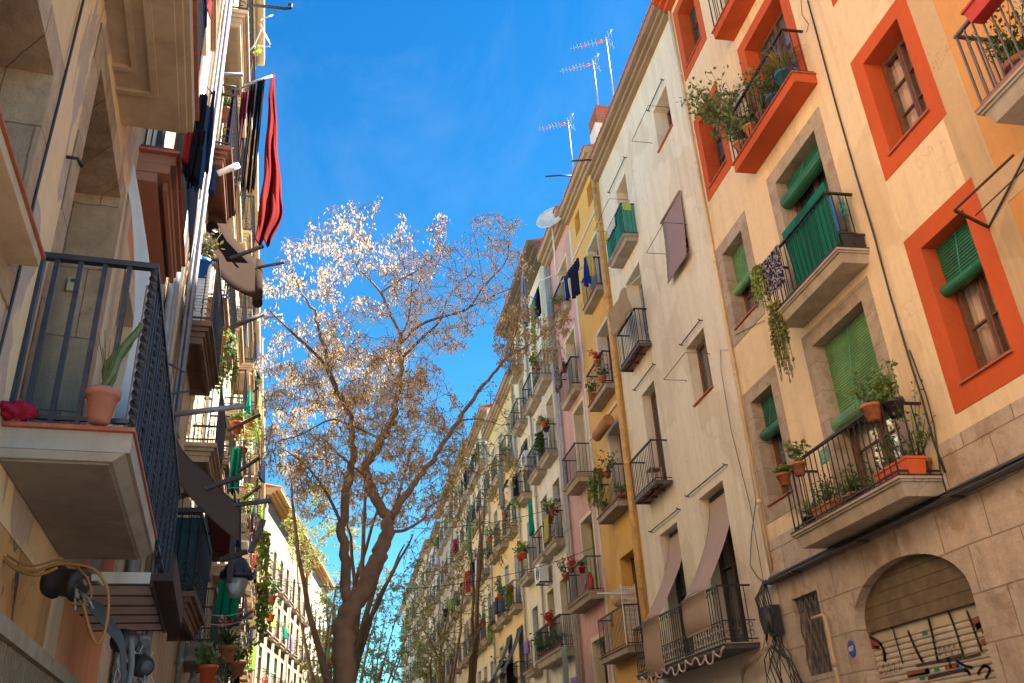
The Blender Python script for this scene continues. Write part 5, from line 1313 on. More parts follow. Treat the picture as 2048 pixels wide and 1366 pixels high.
mb = MB(); mb.tube([c + Vector((0, 0, .38)), c + Vector((0, 0, .62)), LB2.p(14.0, .05, c.z + .75)], .03, 8, raw=True); T.part('bracket', mb, lampm)
# plants on the sunny side
s_, n_, z_ = inv(LB, atY(403, 540, 11.05))
potted(LB, s_, n_, z_ - .16, .13, .3, 'leafy shrub in a blue pot hooked on the scrolled balcony rail', size=.55, count=260, leaf_=leafmat('olive_leaf', (.05, .06, .02), (.2, .16, .06)), pot=simple('cobalt_pot', (.01, .12, .4), .35, 0, .2, 4, .05), seed=9, lsize=.09)
for k, (u, v, Y, sz, kind, lab, lf, pt) in enumerate([(498, 118, 15.5, .35, 'bush', 'small plant on the rooftop window ledge', G['leafl'], G['orangep']), (450, 232, 12.6, .4, 'blades', 'dark spiky plants along a white balcony rail', G['leafd'], G['terra']), (473, 857, 16.5, .2, 'bush', 'bright orange flowerpot hooked on a sunlit rail', G['leafm'], G['orangep']),
        (448, 690, 13.5, .9, 'trail', 'fern trailing past the thick dark pole', G['leafm'], G['terra']), (500, 850, 20.5, .8, 'trail', 'lime green trailing plant high in the sunny row', G['leafl'], G['terra']), (524, 1080, 27, 1.3, 'trail', 'tall column of lime green creeper in the sunny row', G['leafl'], G['terra']), (520, 1180, 26, 1.5, 'trail', 'second lime creeper hanging under the first', G['leafl'], G['terra']),
        (455, 1310, 13.5, .5, 'blades', 'spiky palm like plant in a brown pot low down', G['leafd'], G['terra']), (415, 1350, 12.8, .3, 'bush', 'plant in an orange bucket with a blue lid', G['leafm'], G['orangep']), (540, 1240, 50, .9, 'bush', 'orange pot on a balcony of the straw coloured house', G['leafm'], G['orangep']), (541, 1205, 40, .8, 'bush', 'green tufts beside the creeper on a far balcony', G['leafd'], G['terra']),
        (475, 1340, 15.5, .5, 'bush', 'bushy green plant under the palm like one', G['leafd'], G['terra']), (483, 905, 19, .5, 'bush', 'yellow flowering plant above the green tarp', G['leafy'], G['terra'])]):
    c = atY(u, v, Y); fr = LB if Y < 13 else LB2; s_, n_, z_ = inv(fr, c); potted(fr, s_, n_, z_ - .1, .12 if Y < 30 else .25, .22 if Y < 30 else .4, lab, kind=kind, size=sz, count=130 if kind != 'trail' else 300, leaf_=lf, pot=pt, seed=50 + k, lsize=.08 if Y < 25 else .16)
T = Thing('air_conditioner', LB.p(11.2, .2, 7.45), 'white louvred cooling unit standing on the scrolled balcony', 'cooling unit'); louvre(T, LB, 11.02, 11.04 + .5, .08, 7.43, 8.3)
mb = MB(LB); mb.box(10.99, 11.0, .04, .3, 7.43, 8.35)
for i in range(17): mb.box(10.975, 10.989, .06, .28, 7.46 + i * .05, 7.475 + i * .05)
T.part('side_grille', mb, G['white'])

# ------------------------------------------------------------ clutter under and around the near balconies
for i, (u, v, Y, r, lab) in enumerate([(252, 1283, 7.4, .09, 'round dark meter case under the iron joists'), (280, 1287, 7.6, .07, 'smaller grey round meter next to the dark one'), (283, 1332, 7.4, .08, 'dark junction drum in the tangle of pale wires')]):
    c = atY(u, v, Y); T = Thing('round_meter', c, lab, 'meter', 'meters under the near balcony')
    mb = MB(); mb.lathe(c, [(0, -.08), (r, -.08), (r, .04), (r * .85, .07), (0, .07)], 16, raw=True, axis=Vector((.6, -.7, -.2))); T.part('case', mb, simple('worn_black', (.04, .03, .03), .85) if i != 1 else simple('dull_zinc', (.2, .2, .2), .7))
    mb = MB(); mb.lathe(c + Vector((.6, -.7, -.2)).normalized() * .072, [(0, 0), (r * .6, 0), (r * .6, .012), (0, .012)], 14, raw=True, axis=Vector((.6, -.7, -.2))); T.part('dial', mb, simple('dial_grey', (.12, .12, .13), .5))
rnd = random.Random(12); mb = MB()
for i in range(22):
    u0 = 262 + rnd.uniform(-25, 45); P_ = [(u0, 1300 + rnd.uniform(-10, 10)), (u0 + rnd.uniform(-15, 15), 1320), (u0 + rnd.uniform(-20, 20), 1345), (u0 + rnd.uniform(-20, 20), 1380)]
    pixtube(mb, P_, 7.5 + rnd.uniform(-.2, .2), .006, 4)
single('wire_tangle', mb, simple('pale_wire', (.5, .45, .4), .6), atY(262, 1310, 7.5), 'tangle of pale wires below the round meters', 'wire')
mb = MB()
for i in range(9): pixtube(mb, [(158 + i * 2, 1190 + i), (185 + i * 2, 1225 - i * 2), (215 + i, 1262 - i * 3), (240 + i, 1300 - i * 2), (244 + i, 1375)], 6.2 + .03 * i, .006, 5)
single('conduit_bundle', mb, simple('grey_blue_conduit', (.09, .085, .085), .6), atY(158, 1190, 6.2), 'bundle of grey blue conduits curving down the dark wall', 'conduit')
mb = MB(); pixtube(mb, [(262, 1275), (263, 1330), (255, 1385)], 7.0, .022, 8); single('corner_pipe', mb, simple('dull_zinc', (.2, .2, .2), .7), atY(263, 1300, 7), 'thin metal pipe beside the round dark meter', 'pipe')
for i, (L, Y, r, lab) in enumerate([([(352, 620), (372, 560), (390, 470), (398, 400)], 10.2, .008, 'thin pale wire hanging along the silver pipes'), ([(330, 700), (345, 760), (330, 830), (338, 900)], 8.8, .006, 'loose wire at the end of the twisted bar railing'), ([(385, 960), (420, 985), (470, 975), (520, 990)], 11, .005, 'pale washing line under the reed awning'),
    ([(400, 1225), (450, 1232), (500, 1220)], 15, .01, 'upper white washing line below the green cloth'), ([(398, 1245), (450, 1250), (500, 1238)], 15, .01, 'lower white washing line below the green cloth'), ([(440, 105), (455, 120), (480, 112), (505, 95), (522, 60)], 12, .012, 'frayed pale rope looping below the roof edge')]):
    mb = MB(); pixtube(mb, L, Y, r, 4); single('washing_line', mb, simple('pale_wire', (.5, .45, .4), .6), atY(*L[0], Y), lab, 'line')
c = atY(532, 60, 15); mb = MB()
for L in ([(520, 48), (541, 90)], [(520, 92), (540, 94)], [(522, 40), (545, 30)]): mb.tube([atY(u, v, 15) for u, v in L], .02, 5, raw=True)
single('tv_antenna', mb, G['alu'], c, 'white aerial rods sticking out past the sunny roof edge', 'antenna')
# ============================================================ trees
import numpy as np
from mathutils import noise as mnoise
bark = plaster('bark', (.27, .175, .11), (.18, .115, .075), (.09, .06, .04), dirtamt=.5, sc=3, bs=.9)
pods = leafmat('pale_seed_pods', (.85, .75, .55), (.55, .4, .22), .5, .6)
podsb = leafmat('brown_seed_pods', (.5, .38, .2), (.32, .21, .09), .4, .6)
tgreen = leafmat('street_tree_leaf', (.16, .22, .05), (.4, .4, .1), .4, .5)
tteal = leafmat('far_tree_leaf', (.1, .19, .09), (.26, .32, .12), .35, .5)
def inpoly(x, y, P):
    c = False; j = len(P) - 1
    for i in range(len(P)):
        if (P[i][1] > y) != (P[j][1] > y) and x < (P[j][0] - P[i][0]) * (y - P[i][1]) / (P[j][1] - P[i][1]) + P[i][0]: c = not c
        j = i
    return c
def smooth(P, R, sub=5):
    Q = []; S = []
    for i in range(len(P) - 1):
        p0, p1, p2, p3 = P[max(i - 1, 0)], P[i], P[i + 1], P[min(i + 2, len(P) - 1)]
        for q in range(sub):
            f = q / sub; Q.append(.5 * ((2 * p1) + (p2 - p0) * f + (2 * p0 - 5 * p1 + 4 * p2 - p3) * f * f + (3 * p1 - p0 - 3 * p2 + p3) * f ** 3)); S.append(R[i] + (R[i + 1] - R[i]) * f)
    return Q + [P[-1]], S + [R[-1]]
def crown_pts(poly, y0, y1, n, rnd, clump=None):
    us = [p[0] for p in poly]; vs = [p[1] for p in poly]; out = []
    uc = (min(us) + max(us)) / 2; uw = (max(us) - min(us)) / 2
    while len(out) < n:
        u, v = rnd.uniform(min(us), max(us)), rnd.uniform(min(vs), max(vs))
        if not inpoly(u, v, poly): continue
        if clump is not None and mnoise.noise(Vector((u * .022, v * .022, clump))) + rnd.gauss(0, .25) < -.12: continue
        e = math.sqrt(max(.08, 1 - ((u - uc) / uw) ** 2)); y = (y0 + y1) / 2 + (y1 - y0) / 2 * e * rnd.uniform(-1, 1)
        out.append(atY(u, v, y))
    return out
def colonize(nodes, targets, mb, rnd, r0, step=.3):
    """join every target to the nearest wood by a curved twig, nearest first"""
    A = np.array([list(p) for p in nodes], dtype=float); T = [Vector(t) for t in targets]; TA = np.array([list(t) for t in T])
    d = np.full(len(T), 1e9); idx = np.zeros(len(T), int)
    for i in range(0, len(A), 4000):
        D = np.linalg.norm(TA[:, None, :] - A[None, i:i + 4000, :], axis=2); m = D.argmin(1); dm = D[np.arange(len(T)), m]; u = dm < d; d[u] = dm[u]; idx[u] = m[u] + i
    NL = [Vector(p) for p in nodes]; alive = np.ones(len(T), bool); twigs = []
    for _ in range(len(T)):
        dd = np.where(alive, d, 1e9); k = int(dd.argmin())
        if dd[k] > 1e8: break
        alive[k] = False; a = NL[idx[k]]; b = T[k]; L = (b - a).length
        if L < .02: continue
        n = max(2, min(8, int(L / step) + 1)); off = Vector((rnd.gauss(0, 1), rnd.gauss(0, 1), rnd.gauss(0, .6) - .5)) * L * .12
        path = [a + (b - a) * (i / n) + off * math.sin(math.pi * i / n) + (Vector((rnd.gauss(0, .02), rnd.gauss(0, .02), rnd.gauss(0, .02))) if 0 < i < n else Vector()) for i in range(n + 1)]
        r = min(r0 * 4, r0 * (1 + L * .8)); mb.tube(path, [r * (1 - .6 * i / n) for i in range(n + 1)], 3, raw=True, caps=False); twigs.append(path)
        new = path[1:]; b0 = len(NL); NL += new; NA = np.array([list(p) for p in new])
        D = np.linalg.norm(TA[:, None, :] - NA[None], axis=2); m = D.argmin(1); dm = D[np.arange(len(T)), m]; u = (dm < d) & alive; d[u] = dm[u]; idx[u] = m[u] + b0
    return twigs
def pod(mb, q, s, rnd, asp=.36):
    d = Vector((rnd.gauss(0, .45), rnd.gauss(0, .45), -1)).normalized(); x = d.orthogonal().normalized(); x.rotate(Matrix.Rotation(rnd.uniform(0, 6.28), 3, d))
    w = s * asp * .5; nn = d.cross(x) * s * .08
    mb.add([q, q + d * s * .35 + x * w + nn, q + d * s, q + d * s * .35 - x * w + nn], [(0, 1, 2), (0, 2, 3)], raw=True)
def tree(name, label, limbs, base, poly_sets, seed, r0=.006):
    """limbs: list of ([(u,v,Y)...], [radius...]); poly_sets: (polygon,y0,y1,count,perTwig,size,material,leafkind)"""
    rnd = random.Random(seed); T = Thing(name, base, label, 'tree', 'trees along the street')
    tm = MB(); nodes = []
    for P, R in limbs:
        Q, S = smooth(P, R)
        if len(Q) > 3 and R[0] > .05:
            Q = [Q[0]] + [q + Vector((rnd.gauss(0, .02), rnd.gauss(0, .02), 0)) for q in Q[1:-1]] + [Q[-1]]
        tm.tube(Q, S, 10 if R[0] > .06 else 6, raw=True)
        nodes += [q for q, s in zip(Q, S) if s < .16]
    T.part('trunk', tm, bark)
    bm_ = MB(); allt = []
    for (poly, y0, y1, n, per, size, mat, kind) in poly_sets:
        pts = crown_pts(poly, y0, y1, n, rnd, seed * 1.37); tw = colonize(nodes, pts, bm_, rnd, r0)
        for p in tw: nodes += p[1:]
        allt.append((tw, per, size, mat, kind))
    T.part('branches', bm_, bark)
    for tw, per, size, mat, kind in allt:
        cm = MB()
        for path in tw:
            if rnd.random() < .2: continue
            m = int(per * rnd.uniform(.3, 1.7))
            for _ in range(m):
                t = (rnd.random() ** .6) * (len(path) - 1.001); i = int(t); q = path[i].lerp(path[i + 1], t - i) + Vector((rnd.gauss(0, .06), rnd.gauss(0, .06), rnd.gauss(0, .05)))
                if kind == 'pod': pod(cm, q, size * rnd.uniform(.6, 1.3), rnd)
                else: leaf(cm, q, size * rnd.uniform(.6, 1.3), rnd, .25, .35)
        T.part('crown', cm, mat)
    return T
def PX(L, Y=None): return [atY(*p) if len(p) == 3 else atY(p[0], p[1], Y) for p in L]
k = 1 / 1742 * 16 * .93
base = Vector((.0, 16.0, 0))
LM = []
def limb(L, R): LM.append((PX(L), [max(.007, r * k * (.74 if r > 10 else .64)) for r in R]))
t0 = [Vector((.02, 16, 0)), Vector((.05, 16, 1.5))] + PX([(690, 1366, 16), (684, 1290, 16), (697, 1225, 16), (727, 1180, 16), (750, 1130, 16), (766, 1085, 16), (780, 1040, 16)])
LM.append((t0, [.3, .27] + [r * k for r in (23, 22, 21, 19.5, 18, 16, 13)]))
limb([(690, 1260, 16), (694, 1180, 15.9), (690, 1110, 15.8), (684, 1050, 15.7), (694, 980, 15.6), (705, 900, 15.5), (701, 834, 15.4), (670, 771, 15.2), (655, 715, 15.1), (642, 668, 15), (626, 621, 14.9), (600, 581, 14.8), (580, 520, 14.7)], [15, 15, 14, 13, 12, 10.5, 9, 8, 7, 6, 5, 4, 2])
limb([(694, 820, 15.4), (670, 775, 15.1), (648, 728, 14.8), (618, 696, 14.5), (579, 660, 14.2), (535, 617, 14)], [6, 6, 5.5, 5, 4, 2])
limb([(780, 1040, 16), (745, 985, 16.1), (733, 930, 16.2), (755, 895, 16.3), (772, 865, 16.4), (788, 830, 16.5), (793, 795, 16.5), (803, 728, 16.6), (797, 696, 16.6), (802, 668, 16.6)], [17, 14, 13, 12.5, 12, 11, 10, 9, 8, 7.5])
limb([(802, 672, 16.6), (777, 621, 16.4), (761, 585, 16.2), (733, 553, 16), (713, 530, 15.9), (700, 480, 15.8), (688, 420, 15.7)], [6.5, 5.5, 4.5, 4, 3.5, 2.5, 1.5])
limb([(713, 532, 15.9), (735, 480, 15.7), (752, 420, 15.5), (757, 395, 15.4)], [3, 2.2, 1.6, 1])
limb([(761, 585, 16.2), (800, 560, 16.5), (850, 530, 16.9), (890, 480, 17.2), (888, 440, 17.4)], [3.5, 3, 2.5, 1.8, 1])
limb([(799, 688, 16.6), (836, 653, 16.9), (872, 637, 17.1), (935, 617, 17.5), (967, 573, 17.8), (1014, 518, 18.1), (1014, 459, 18.3)], [7, 6, 5.5, 5, 4, 3, 1.5])
limb([(798, 722, 16.6), (844, 676, 16.9), (880, 641, 17.2), (900, 590, 17.4), (950, 540, 17.7)], [6.5, 5.5, 4.5, 3, 1.5])
limb([(935, 617, 17.5), (990, 590, 17.9), (1040, 570, 18.2)], [3.5, 2.5, 1.2])
limb([(967, 573, 17.8), (955, 500, 17.8), (945, 440, 17.9), (985, 425, 18)], [3, 2, 1.5, 1])
limb([(802, 668, 16.6), (812, 652, 16.6), (820, 613, 16.7), (824, 538, 16.8), (820, 467, 16.9)], [4, 4, 3.2, 2.4, 1.2])
limb([(783, 1030, 16), (820, 980, 16.3), (845, 945, 16.7), (880, 900, 17.1), (915, 842, 17.6), (967, 771, 18.3), (1010, 716, 18.8), (1030, 672, 19.1), (1036, 640, 19.3)], [12, 10.5, 10, 9.5, 8.5, 7, 5.5, 3.5, 2])
limb([(1010, 716, 18.8), (1050, 695, 19.2), (1090, 665, 19.6), (1120, 640, 19.9)], [4, 3, 2, 1.2])
limb([(915, 842, 17.6), (960, 838, 18), (1000, 850, 18.4)], [3.5, 2.5, 1.2])
limb([(778, 1062, 16), (810, 1060, 16.3), (848, 1036, 16.7), (857, 1014, 16.9), (900, 990, 17.2)], [6, 5.5, 4.5, 3, 1.5])
limb([(765, 880, 16.3), (700, 850, 15.8), (660, 840, 15.5), (600, 870, 15.1), (560, 880, 14.9)], [5, 4, 3, 2, 1])
limb([(684, 1050, 15.7), (650, 980, 15.3), (610, 930, 15), (570, 900, 14.8)], [6, 4.5, 3, 1.5])
limb([(740, 960, 16), (690, 920, 15.4), (650, 880, 15)], [5, 3.5, 2])
crownA_ = [(522, 600), (540, 520), (590, 470), (640, 430), (672, 395), (700, 405), (765, 385), (775, 420), (800, 432), (830, 450), (885, 425), (905, 465), (945, 445), (1000, 425), (1045, 450), (1060, 520), (1050, 580), (1020, 640), (960, 660), (900, 700), (860, 740), (880, 800), (800, 830), (700, 800), (640, 760), (560, 740), (520, 690)]
crownB = [(530, 740), (640, 700), (700, 760), (760, 700), (860, 760), (900, 830), (860, 930), (800, 980), (760, 1000), (640, 980), (560, 1000), (520, 900)]
crownC = [(985, 640), (1040, 590), (1120, 600), (1150, 640), (1130, 700), (1060, 760), (1000, 740)]
crownD = [(900, 780), (980, 760), (1060, 800), (1080, 900), (1020, 980), (900, 1000), (860, 940)]
crownA = [(505, 640), (530, 600), (525, 560), (560, 520), (565, 470), (600, 478), (625, 430), (650, 440), (668, 398), (690, 425), (700, 395), (725, 410), (765, 380), (770, 402), (735, 440), (760, 480), (790, 455), (800, 425), (820, 455), (850, 470), (885, 415), (900, 440), (890, 490), (920, 480), (935, 440), (985, 425), (1005, 440), (1050, 430), (1045, 455), (1020, 470), (1065, 530), (1040, 560), (1060, 600), (1010, 640), (960, 650), (930, 700), (860, 720), (850, 760), (900, 790), (860, 840), (800, 820), (700, 810), (640, 780), (580, 760), (500, 740), (530, 690)]
P2 = leafmat('golden_seed_pods', (.72, .54, .27), (.45, .3, .12), .5, .6)
tree('street_tree', 'big winter tree with pale dry seed pods and a thick forked trunk', LM, base,
     [(crownA, 13.2, 18.6, 2100, 6, .085, pods, 'pod'), (crownB, 13.2, 18.2, 1300, 6, .08, P2, 'pod'), (crownA_, 13.0, 18.8, 420, 0, .08, pods, 'pod'), (crownB, 12.8, 18.6, 500, 0, .08, pods, 'pod'), (crownC, 17.8, 20.5, 260, 15, .095, podsb, 'pod'), (crownD, 17, 20, 170, 6, .09, tgreen, 'leaf')], 5, .0062)
def ftree(label, X, Y, poly, y0, y1, n, per, size, mat, kind, seed, h0=3.2, tr=.22, fan=7):
    rnd = random.Random(seed); B = Vector((X, Y, 0)); c = Vector((X + rnd.uniform(-.3, .3), Y, h0)); L = [([B, B + Vector((rnd.uniform(-.1, .1), 0, h0 * .5)), c], [tr * 1.2, tr, tr * .85])]
    tg = crown_pts(poly, y0, y1, fan, rnd)
    for t in tg:
        t = c.lerp(t, .8); m = c.lerp(t, .45) + Vector((rnd.uniform(-.4, .4), rnd.uniform(-.4, .4), .4)); L.append(([c, m, t], [tr * .55, tr * .3, .02]))
    tree('street_tree', label, L, B, [(poly, y0, y1, n, per, size, mat, kind)], seed, .009)
ftree('dense brown seeded tree standing just behind the big winter tree', .2, 25.5, [(560, 760), (620, 700), (700, 680), (760, 700), (830, 690), (890, 740), (930, 830), (940, 930), (900, 1030), (780, 1060), (680, 1050), (600, 1040), (560, 960), (545, 850)], 22.5, 28.5, 2000, 8, .11, P2, 'pod', 21)
ftree('thin green leaved tree against the shaded house fronts', 3.4, 27.0, [(860, 900), (930, 860), (1010, 880), (1060, 950), (1040, 1060), (1000, 1180), (960, 1300), (850, 1366), (790, 1366), (780, 1200), (840, 1060)], 22.0, 31.0, 330, 8, .12, tgreen, 'leaf', 22, h0=3.0, tr=.16)
ftree('leafy tree in front of the far bend of the sunny row', -.9, 40.0, [(560, 1030), (600, 960), (660, 960), (720, 1040), (720, 1200), (690, 1366), (600, 1366), (590, 1280), (640, 1180), (575, 1110)], 37.0, 43.0, 620, 10, .16, tgreen, 'leaf', 23, h0=4)
ftree('bluish green tree low down beyond the winter tree trunk', .6, 52.0, [(620, 1180), (680, 1120), (780, 1130), (850, 1200), (860, 1366), (600, 1366)], 48, 56, 420, 9, .24, tteal, 'leaf', 24, h0=4)
ftree('distant tree filling the end of the street', 2.5, 74.0, [(720, 1200), (780, 1120), (850, 1150), (880, 1240), (880, 1366), (700, 1366)], 69, 79, 380, 10, .32, tgreen, 'leaf', 25, h0=5)
ftree('small sparse tree beside the shaded row far away', 4.6, 44.0, [(800, 1090), (870, 1000), (930, 1010), (950, 1120), (930, 1260), (880, 1330), (820, 1300)], 41, 47, 150, 7, .16, tgreen, 'leaf', 26, h0=4)
# ============================================================ plants and washing on the shaded row
def pot_on(T_z, u, v, label, r=.12, h=.2, n=None, z=None, **kw):
    """pot with its base seen at pixel u,v: on floor z, or on the plane n out from the wall"""
    if z is not None: s_, n_, z_ = inv(WR, Zhit(u, v, z)); z_ = z + .002
    else:
        s_, z_ = WR.px(u, v, n); n_ = n
    return potted(WR, s_, n_, z_, r, h, label, **kw)
dark = simple('aubergine_pot', (.035, .03, .04), .5)
teal = simple('teal_pot', (.02, .1, .14), .4); brownpot = simple('brown_pot', (.25, .1, .06), .7)
# lowest stone balcony of the peach house (floor 4.83, n to .62)
zf = 4.83
potted(WR, 9.75, .66, 5.62, .13, .22, 'round terracotta pot hooked on the near corner of the lowest stone balcony', kind='bush', size=.4, count=170, leaf_=G['leafm'], pot=G['terra'], seed=1, lsize=.06)
potted(WR, 9.6, .42, 5.62, .13, .22, 'dark pot with a tall geranium at the corner of the lowest stone balcony', kind='bush', size=.5, count=150, leaf_=G['leafm'], pot=dark, seed=2, lsize=.085)
potted(WR, 12.35, .68, 5.55, .11, .19, 'terracotta pot of fluffy grass hooked at the far rail end of the stone balcony', kind='blades', size=.28, count=220, leaf_=G['leafl'], pot=G['terra'], seed=3)
potted(WR, 11.85, .68, 5.55, .11, .2, 'terracotta pot with big rounded leaves next to the fluffy grass pot', kind='bush', size=.32, count=90, leaf_=G['leafm'], pot=G['terra'], seed=4, lsize=.09)
potted(WR, 9.95, .33, zf + .002, .14, .24, 'long bright orange trough with mixed greenery on the stone balcony', kind='bush', size=.4, count=170, leaf_=G['leafd'], pot=G['orangep'], seed=5, trough=.75, lsize=.06)
potted(WR, 9.75, .15, zf + .002, .13, .24, 'round terracotta pot with a wiry climber near the balcony door', kind='bush', size=.95, count=200, leaf_=G['leafd'], pot=G['terra'], seed=6, lsize=.06)
potted(WR, 10.9, .45, zf + .002, .12, .15, 'small pot with an arching bushy plant in the middle of the stone balcony', kind='bush', size=.42, count=170, leaf_=G['leafm'], pot=brownpot, seed=7, lsize=.07)
potted(WR, 10.95, .5, zf + .01, .1, .12, 'spiky aloe rosette in front of the arching bushy plant', kind='blades', size=.42, count=60, leaf_=G['leafm'], pot=brownpot, seed=8)
potted(WR, 11.65, .42, zf + .002, .14, .2, 'orange brown trough with feathery greens toward the far end of the stone balcony', kind='bush', size=.35, count=240, leaf_=G['leafd'], pot=G['terra'], seed=9, trough=.6, lsize=.05)
potted(WR, 12.25, .4, zf + .002, .14, .18, 'striped spider plant spilling through the far corner bars', kind='blades', size=.5, count=170, leaf_=leafmat('striped_leaf', (.12, .22, .06), (.5, .55, .3)), pot=G['blackp'], seed=10)
mb = MB(); rnd = random.Random(8)
c = WR.p(11.15, .62, 5.75)
for i in range(9):
    a = rnd.uniform(.08, .16); P_ = [c + WR.T * (a * math.sin(t / 8 * 6.28 + i) + rnd.uniform(-.02, .02)) + Vector((-.02, 0, -.13 - .11 * math.cos(t / 8 * 6.28))) for t in range(9)]
    mb.tube(P_, .004, 4, raw=True)
mb.tube([c + Vector((0, 0, .06)), WR.p(11.05, .1, 6.3)], .005, 4, raw=True)
single('tangled_cord', mb, simple('teal_cord', (.05, .35, .3), .7), c, 'tangle of teal cord tied to the rail below the light green blind', 'cord')
# middle stone balcony (floor 8.4, n to .5)
mb = MB()
A_ = [WR.p(x, .42 + .01 * math.sin(x * 20), 9.62) for x in (9.84, 10.2, 10.6, 11.0, 11.3)]; B_ = [WR.p(x, .42 + .015 * math.sin(x * 23), 8.45) for x in (9.84, 10.2, 10.6, 10.9, 11.15)]
mb.grid(lambda u, v: along2(A_, u).lerp(along2(B_, u), v) + Vector((.02 * math.sin(u * 60) * v, 0, 0)), 60, 10, raw=True, thick=.008)
single('green_privacy_cloth', mb, cloth('bottle_green_cloth', (.01, .17, .1), (.01, .22, .14), 'stripe', 5), WR.p(10.5, .42, 9), 'green privacy cloth tied behind the middle balcony rail', 'cloth')
garment(WR.p(11.95, .53, 9.42), WR.p(11.3, .53, 9.42), .72, 'towel', cloth('marbled_towel', (.03, .03, .08), (.35, .33, .36), 'blot', 14), 'marbled navy and grey towel hung over the middle balcony rail', 3, fold=.02, name='hanging_towel', cat='towel')
potted(WR, 9.87, .3, 8.402, .1, .26, 'black planter box in the near corner of the middle balcony', kind='blades', size=.12, count=20, leaf_=G['leafd'], pot=G['blackp'], seed=11, trough=.16)
potted(WR, 9.87, .12, 8.402, .1, .24, 'second black planter box against the wall on the middle balcony', kind='blades', size=.12, count=20, leaf_=G['leafd'], pot=G['blackp'], seed=12, trough=.16)
potted(WR, 12.0, .52, 9.2, .07, .12, 'lime creeper on the rail end of the middle balcony', kind='trail', size=.75, count=420, leaf_=G['leafl'], pot=brownpot, seed=13, lsize=.06)
potted(WR, 11.85, .42, 8.40, .09, .1, 'big yellow green creeper cascading below the middle balcony', kind='trail', size=1.25, count=900, leaf_=leafmat('yellowgreen_leaf', (.2, .22, .04), (.42, .4, .1)), pot=brownpot, seed=14, lsize=.065)
mb = MB(); c = WR.p(9.86, .2, 9.3)
for i in range(12):
    P_ = [c + Vector((rnd.uniform(-.06, .06), rnd.uniform(-.04, .04), -.3 * t / 5 + rnd.uniform(-.03, .03))) for t in range(6)]; mb.tube(P_, .006, 4, raw=True)
single('tangled_cord', mb, simple('teal_cord', (.05, .35, .3), .7), c, 'knot of teal rope on the near side rail of the middle balcony', 'cord')
# orange balcony (floor 11.93, n to .42)
zf = 11.93
potted(WR, 12.0, .25, zf + .002, .14, .24, 'tall airy shrub leaning out over the far end of the orange balcony', kind='bush', size=1.45, count=900, leaf_=leafmat('airy_leaf', (.07, .13, .03), (.26, .3, .1)), pot=brownpot, seed=15, lsize=.1)
potted(WR, 12.5, .5, 13.0, .05, .08, 'light green sprays of the airy shrub beyond the orange balcony rail', kind='bush', size=.95, count=480, leaf_=leafmat('airy_leaf', (.07, .13, .03), (.26, .3, .1)), pot=brownpot, seed=16, lsize=.1)
potted(WR, 10.35, .28, zf + .002, .15, .42, 'spiky yellow green plant in a tall blue grey pot on the orange balcony', kind='blades', size=.75, count=170, leaf_=G['leafy'], pot=teal, seed=17)
potted(WR, 10.8, .28, zf + .002, .13, .28, 'dark shrub in the middle of the orange balcony', kind='bush', size=.7, count=280, leaf_=G['leafd'], pot=teal, seed=18, lsize=.07)
potted(WR, 12.2, .3, 12.1, .12, .2, 'terracotta pot at the far floor corner of the orange balcony', kind='bush', size=.2, count=40, leaf_=G['leafm'], pot=G['terra'], seed=19)
potted(WR, 11.7, .3, 12.05, .13, .24, 'rounded terracotta pot behind the orange balcony bars', kind='bush', size=.3, count=60, leaf_=G['leafm'], pot=G['terra'], seed=20)
potted(WR, 11.3, .25, 12.0, .12, .26, 'cactus pot halfway along the orange balcony', kind='cactus', size=.5, count=60, leaf_=simple('cactus_green', (.09, .12, .05), .7), pot=brownpot, seed=21)
# top orange balcony
potted(WR, 11.0, .25, 15.102, .13, .25, 'shrub glimpsed on the uppermost orange balcony', kind='bush', size=.6, count=150, leaf_=G['leafm'], pot=G['terra'], seed=22)
# ochre balcony (floor 7.87, n to .88)
potted(WR, 5.9, .5, 7.872, .2, .35, 'leafy green shrub in a large pot on the ochre house balcony', kind='bush', size=.6, count=500, leaf_=G['leafd'], pot=brownpot, seed=23, lsize=.06)
potted(WR, 5.5, .93, 8.7, .1, .2, 'red trough hanging on the ochre house balcony rail', kind='bush', size=.25, count=90, leaf_=G['leafd'], pot=simple('red_plastic', (.45, .03, .02), .5), seed=24, trough=.8)
potted(WR, 5.0, .6, 7.872, .2, .35, 'second dark shrub deeper on the ochre house balcony', kind='bush', size=.8, count=300, leaf_=G['leafd'], pot=G['terra'], seed=25)
# green screened balcony bits, white trellis etc.
garment(WR.p(19.9, .42, 15.5), WR.p(19.2, .42, 15.5), .3, 'towel', whitec, 'small pale cloth clipped on the green screened balcony', 1, fold=.02)
garment(WR.p(20.2, .42, 15.52), WR.p(19.95, .42, 15.52), .3, 'towel', yellowc, 'small yellow cloth clipped on the green screened balcony', 2, fold=.02)
garment(WR.p(18.73, .34, 15.6), WR.p(18.73, .1, 15.6), .25, 'towel', simple('lime_plastic', (.4, .5, .08), .5), 'lime towel folded on the side of the green screened balcony', 2, fold=.01)
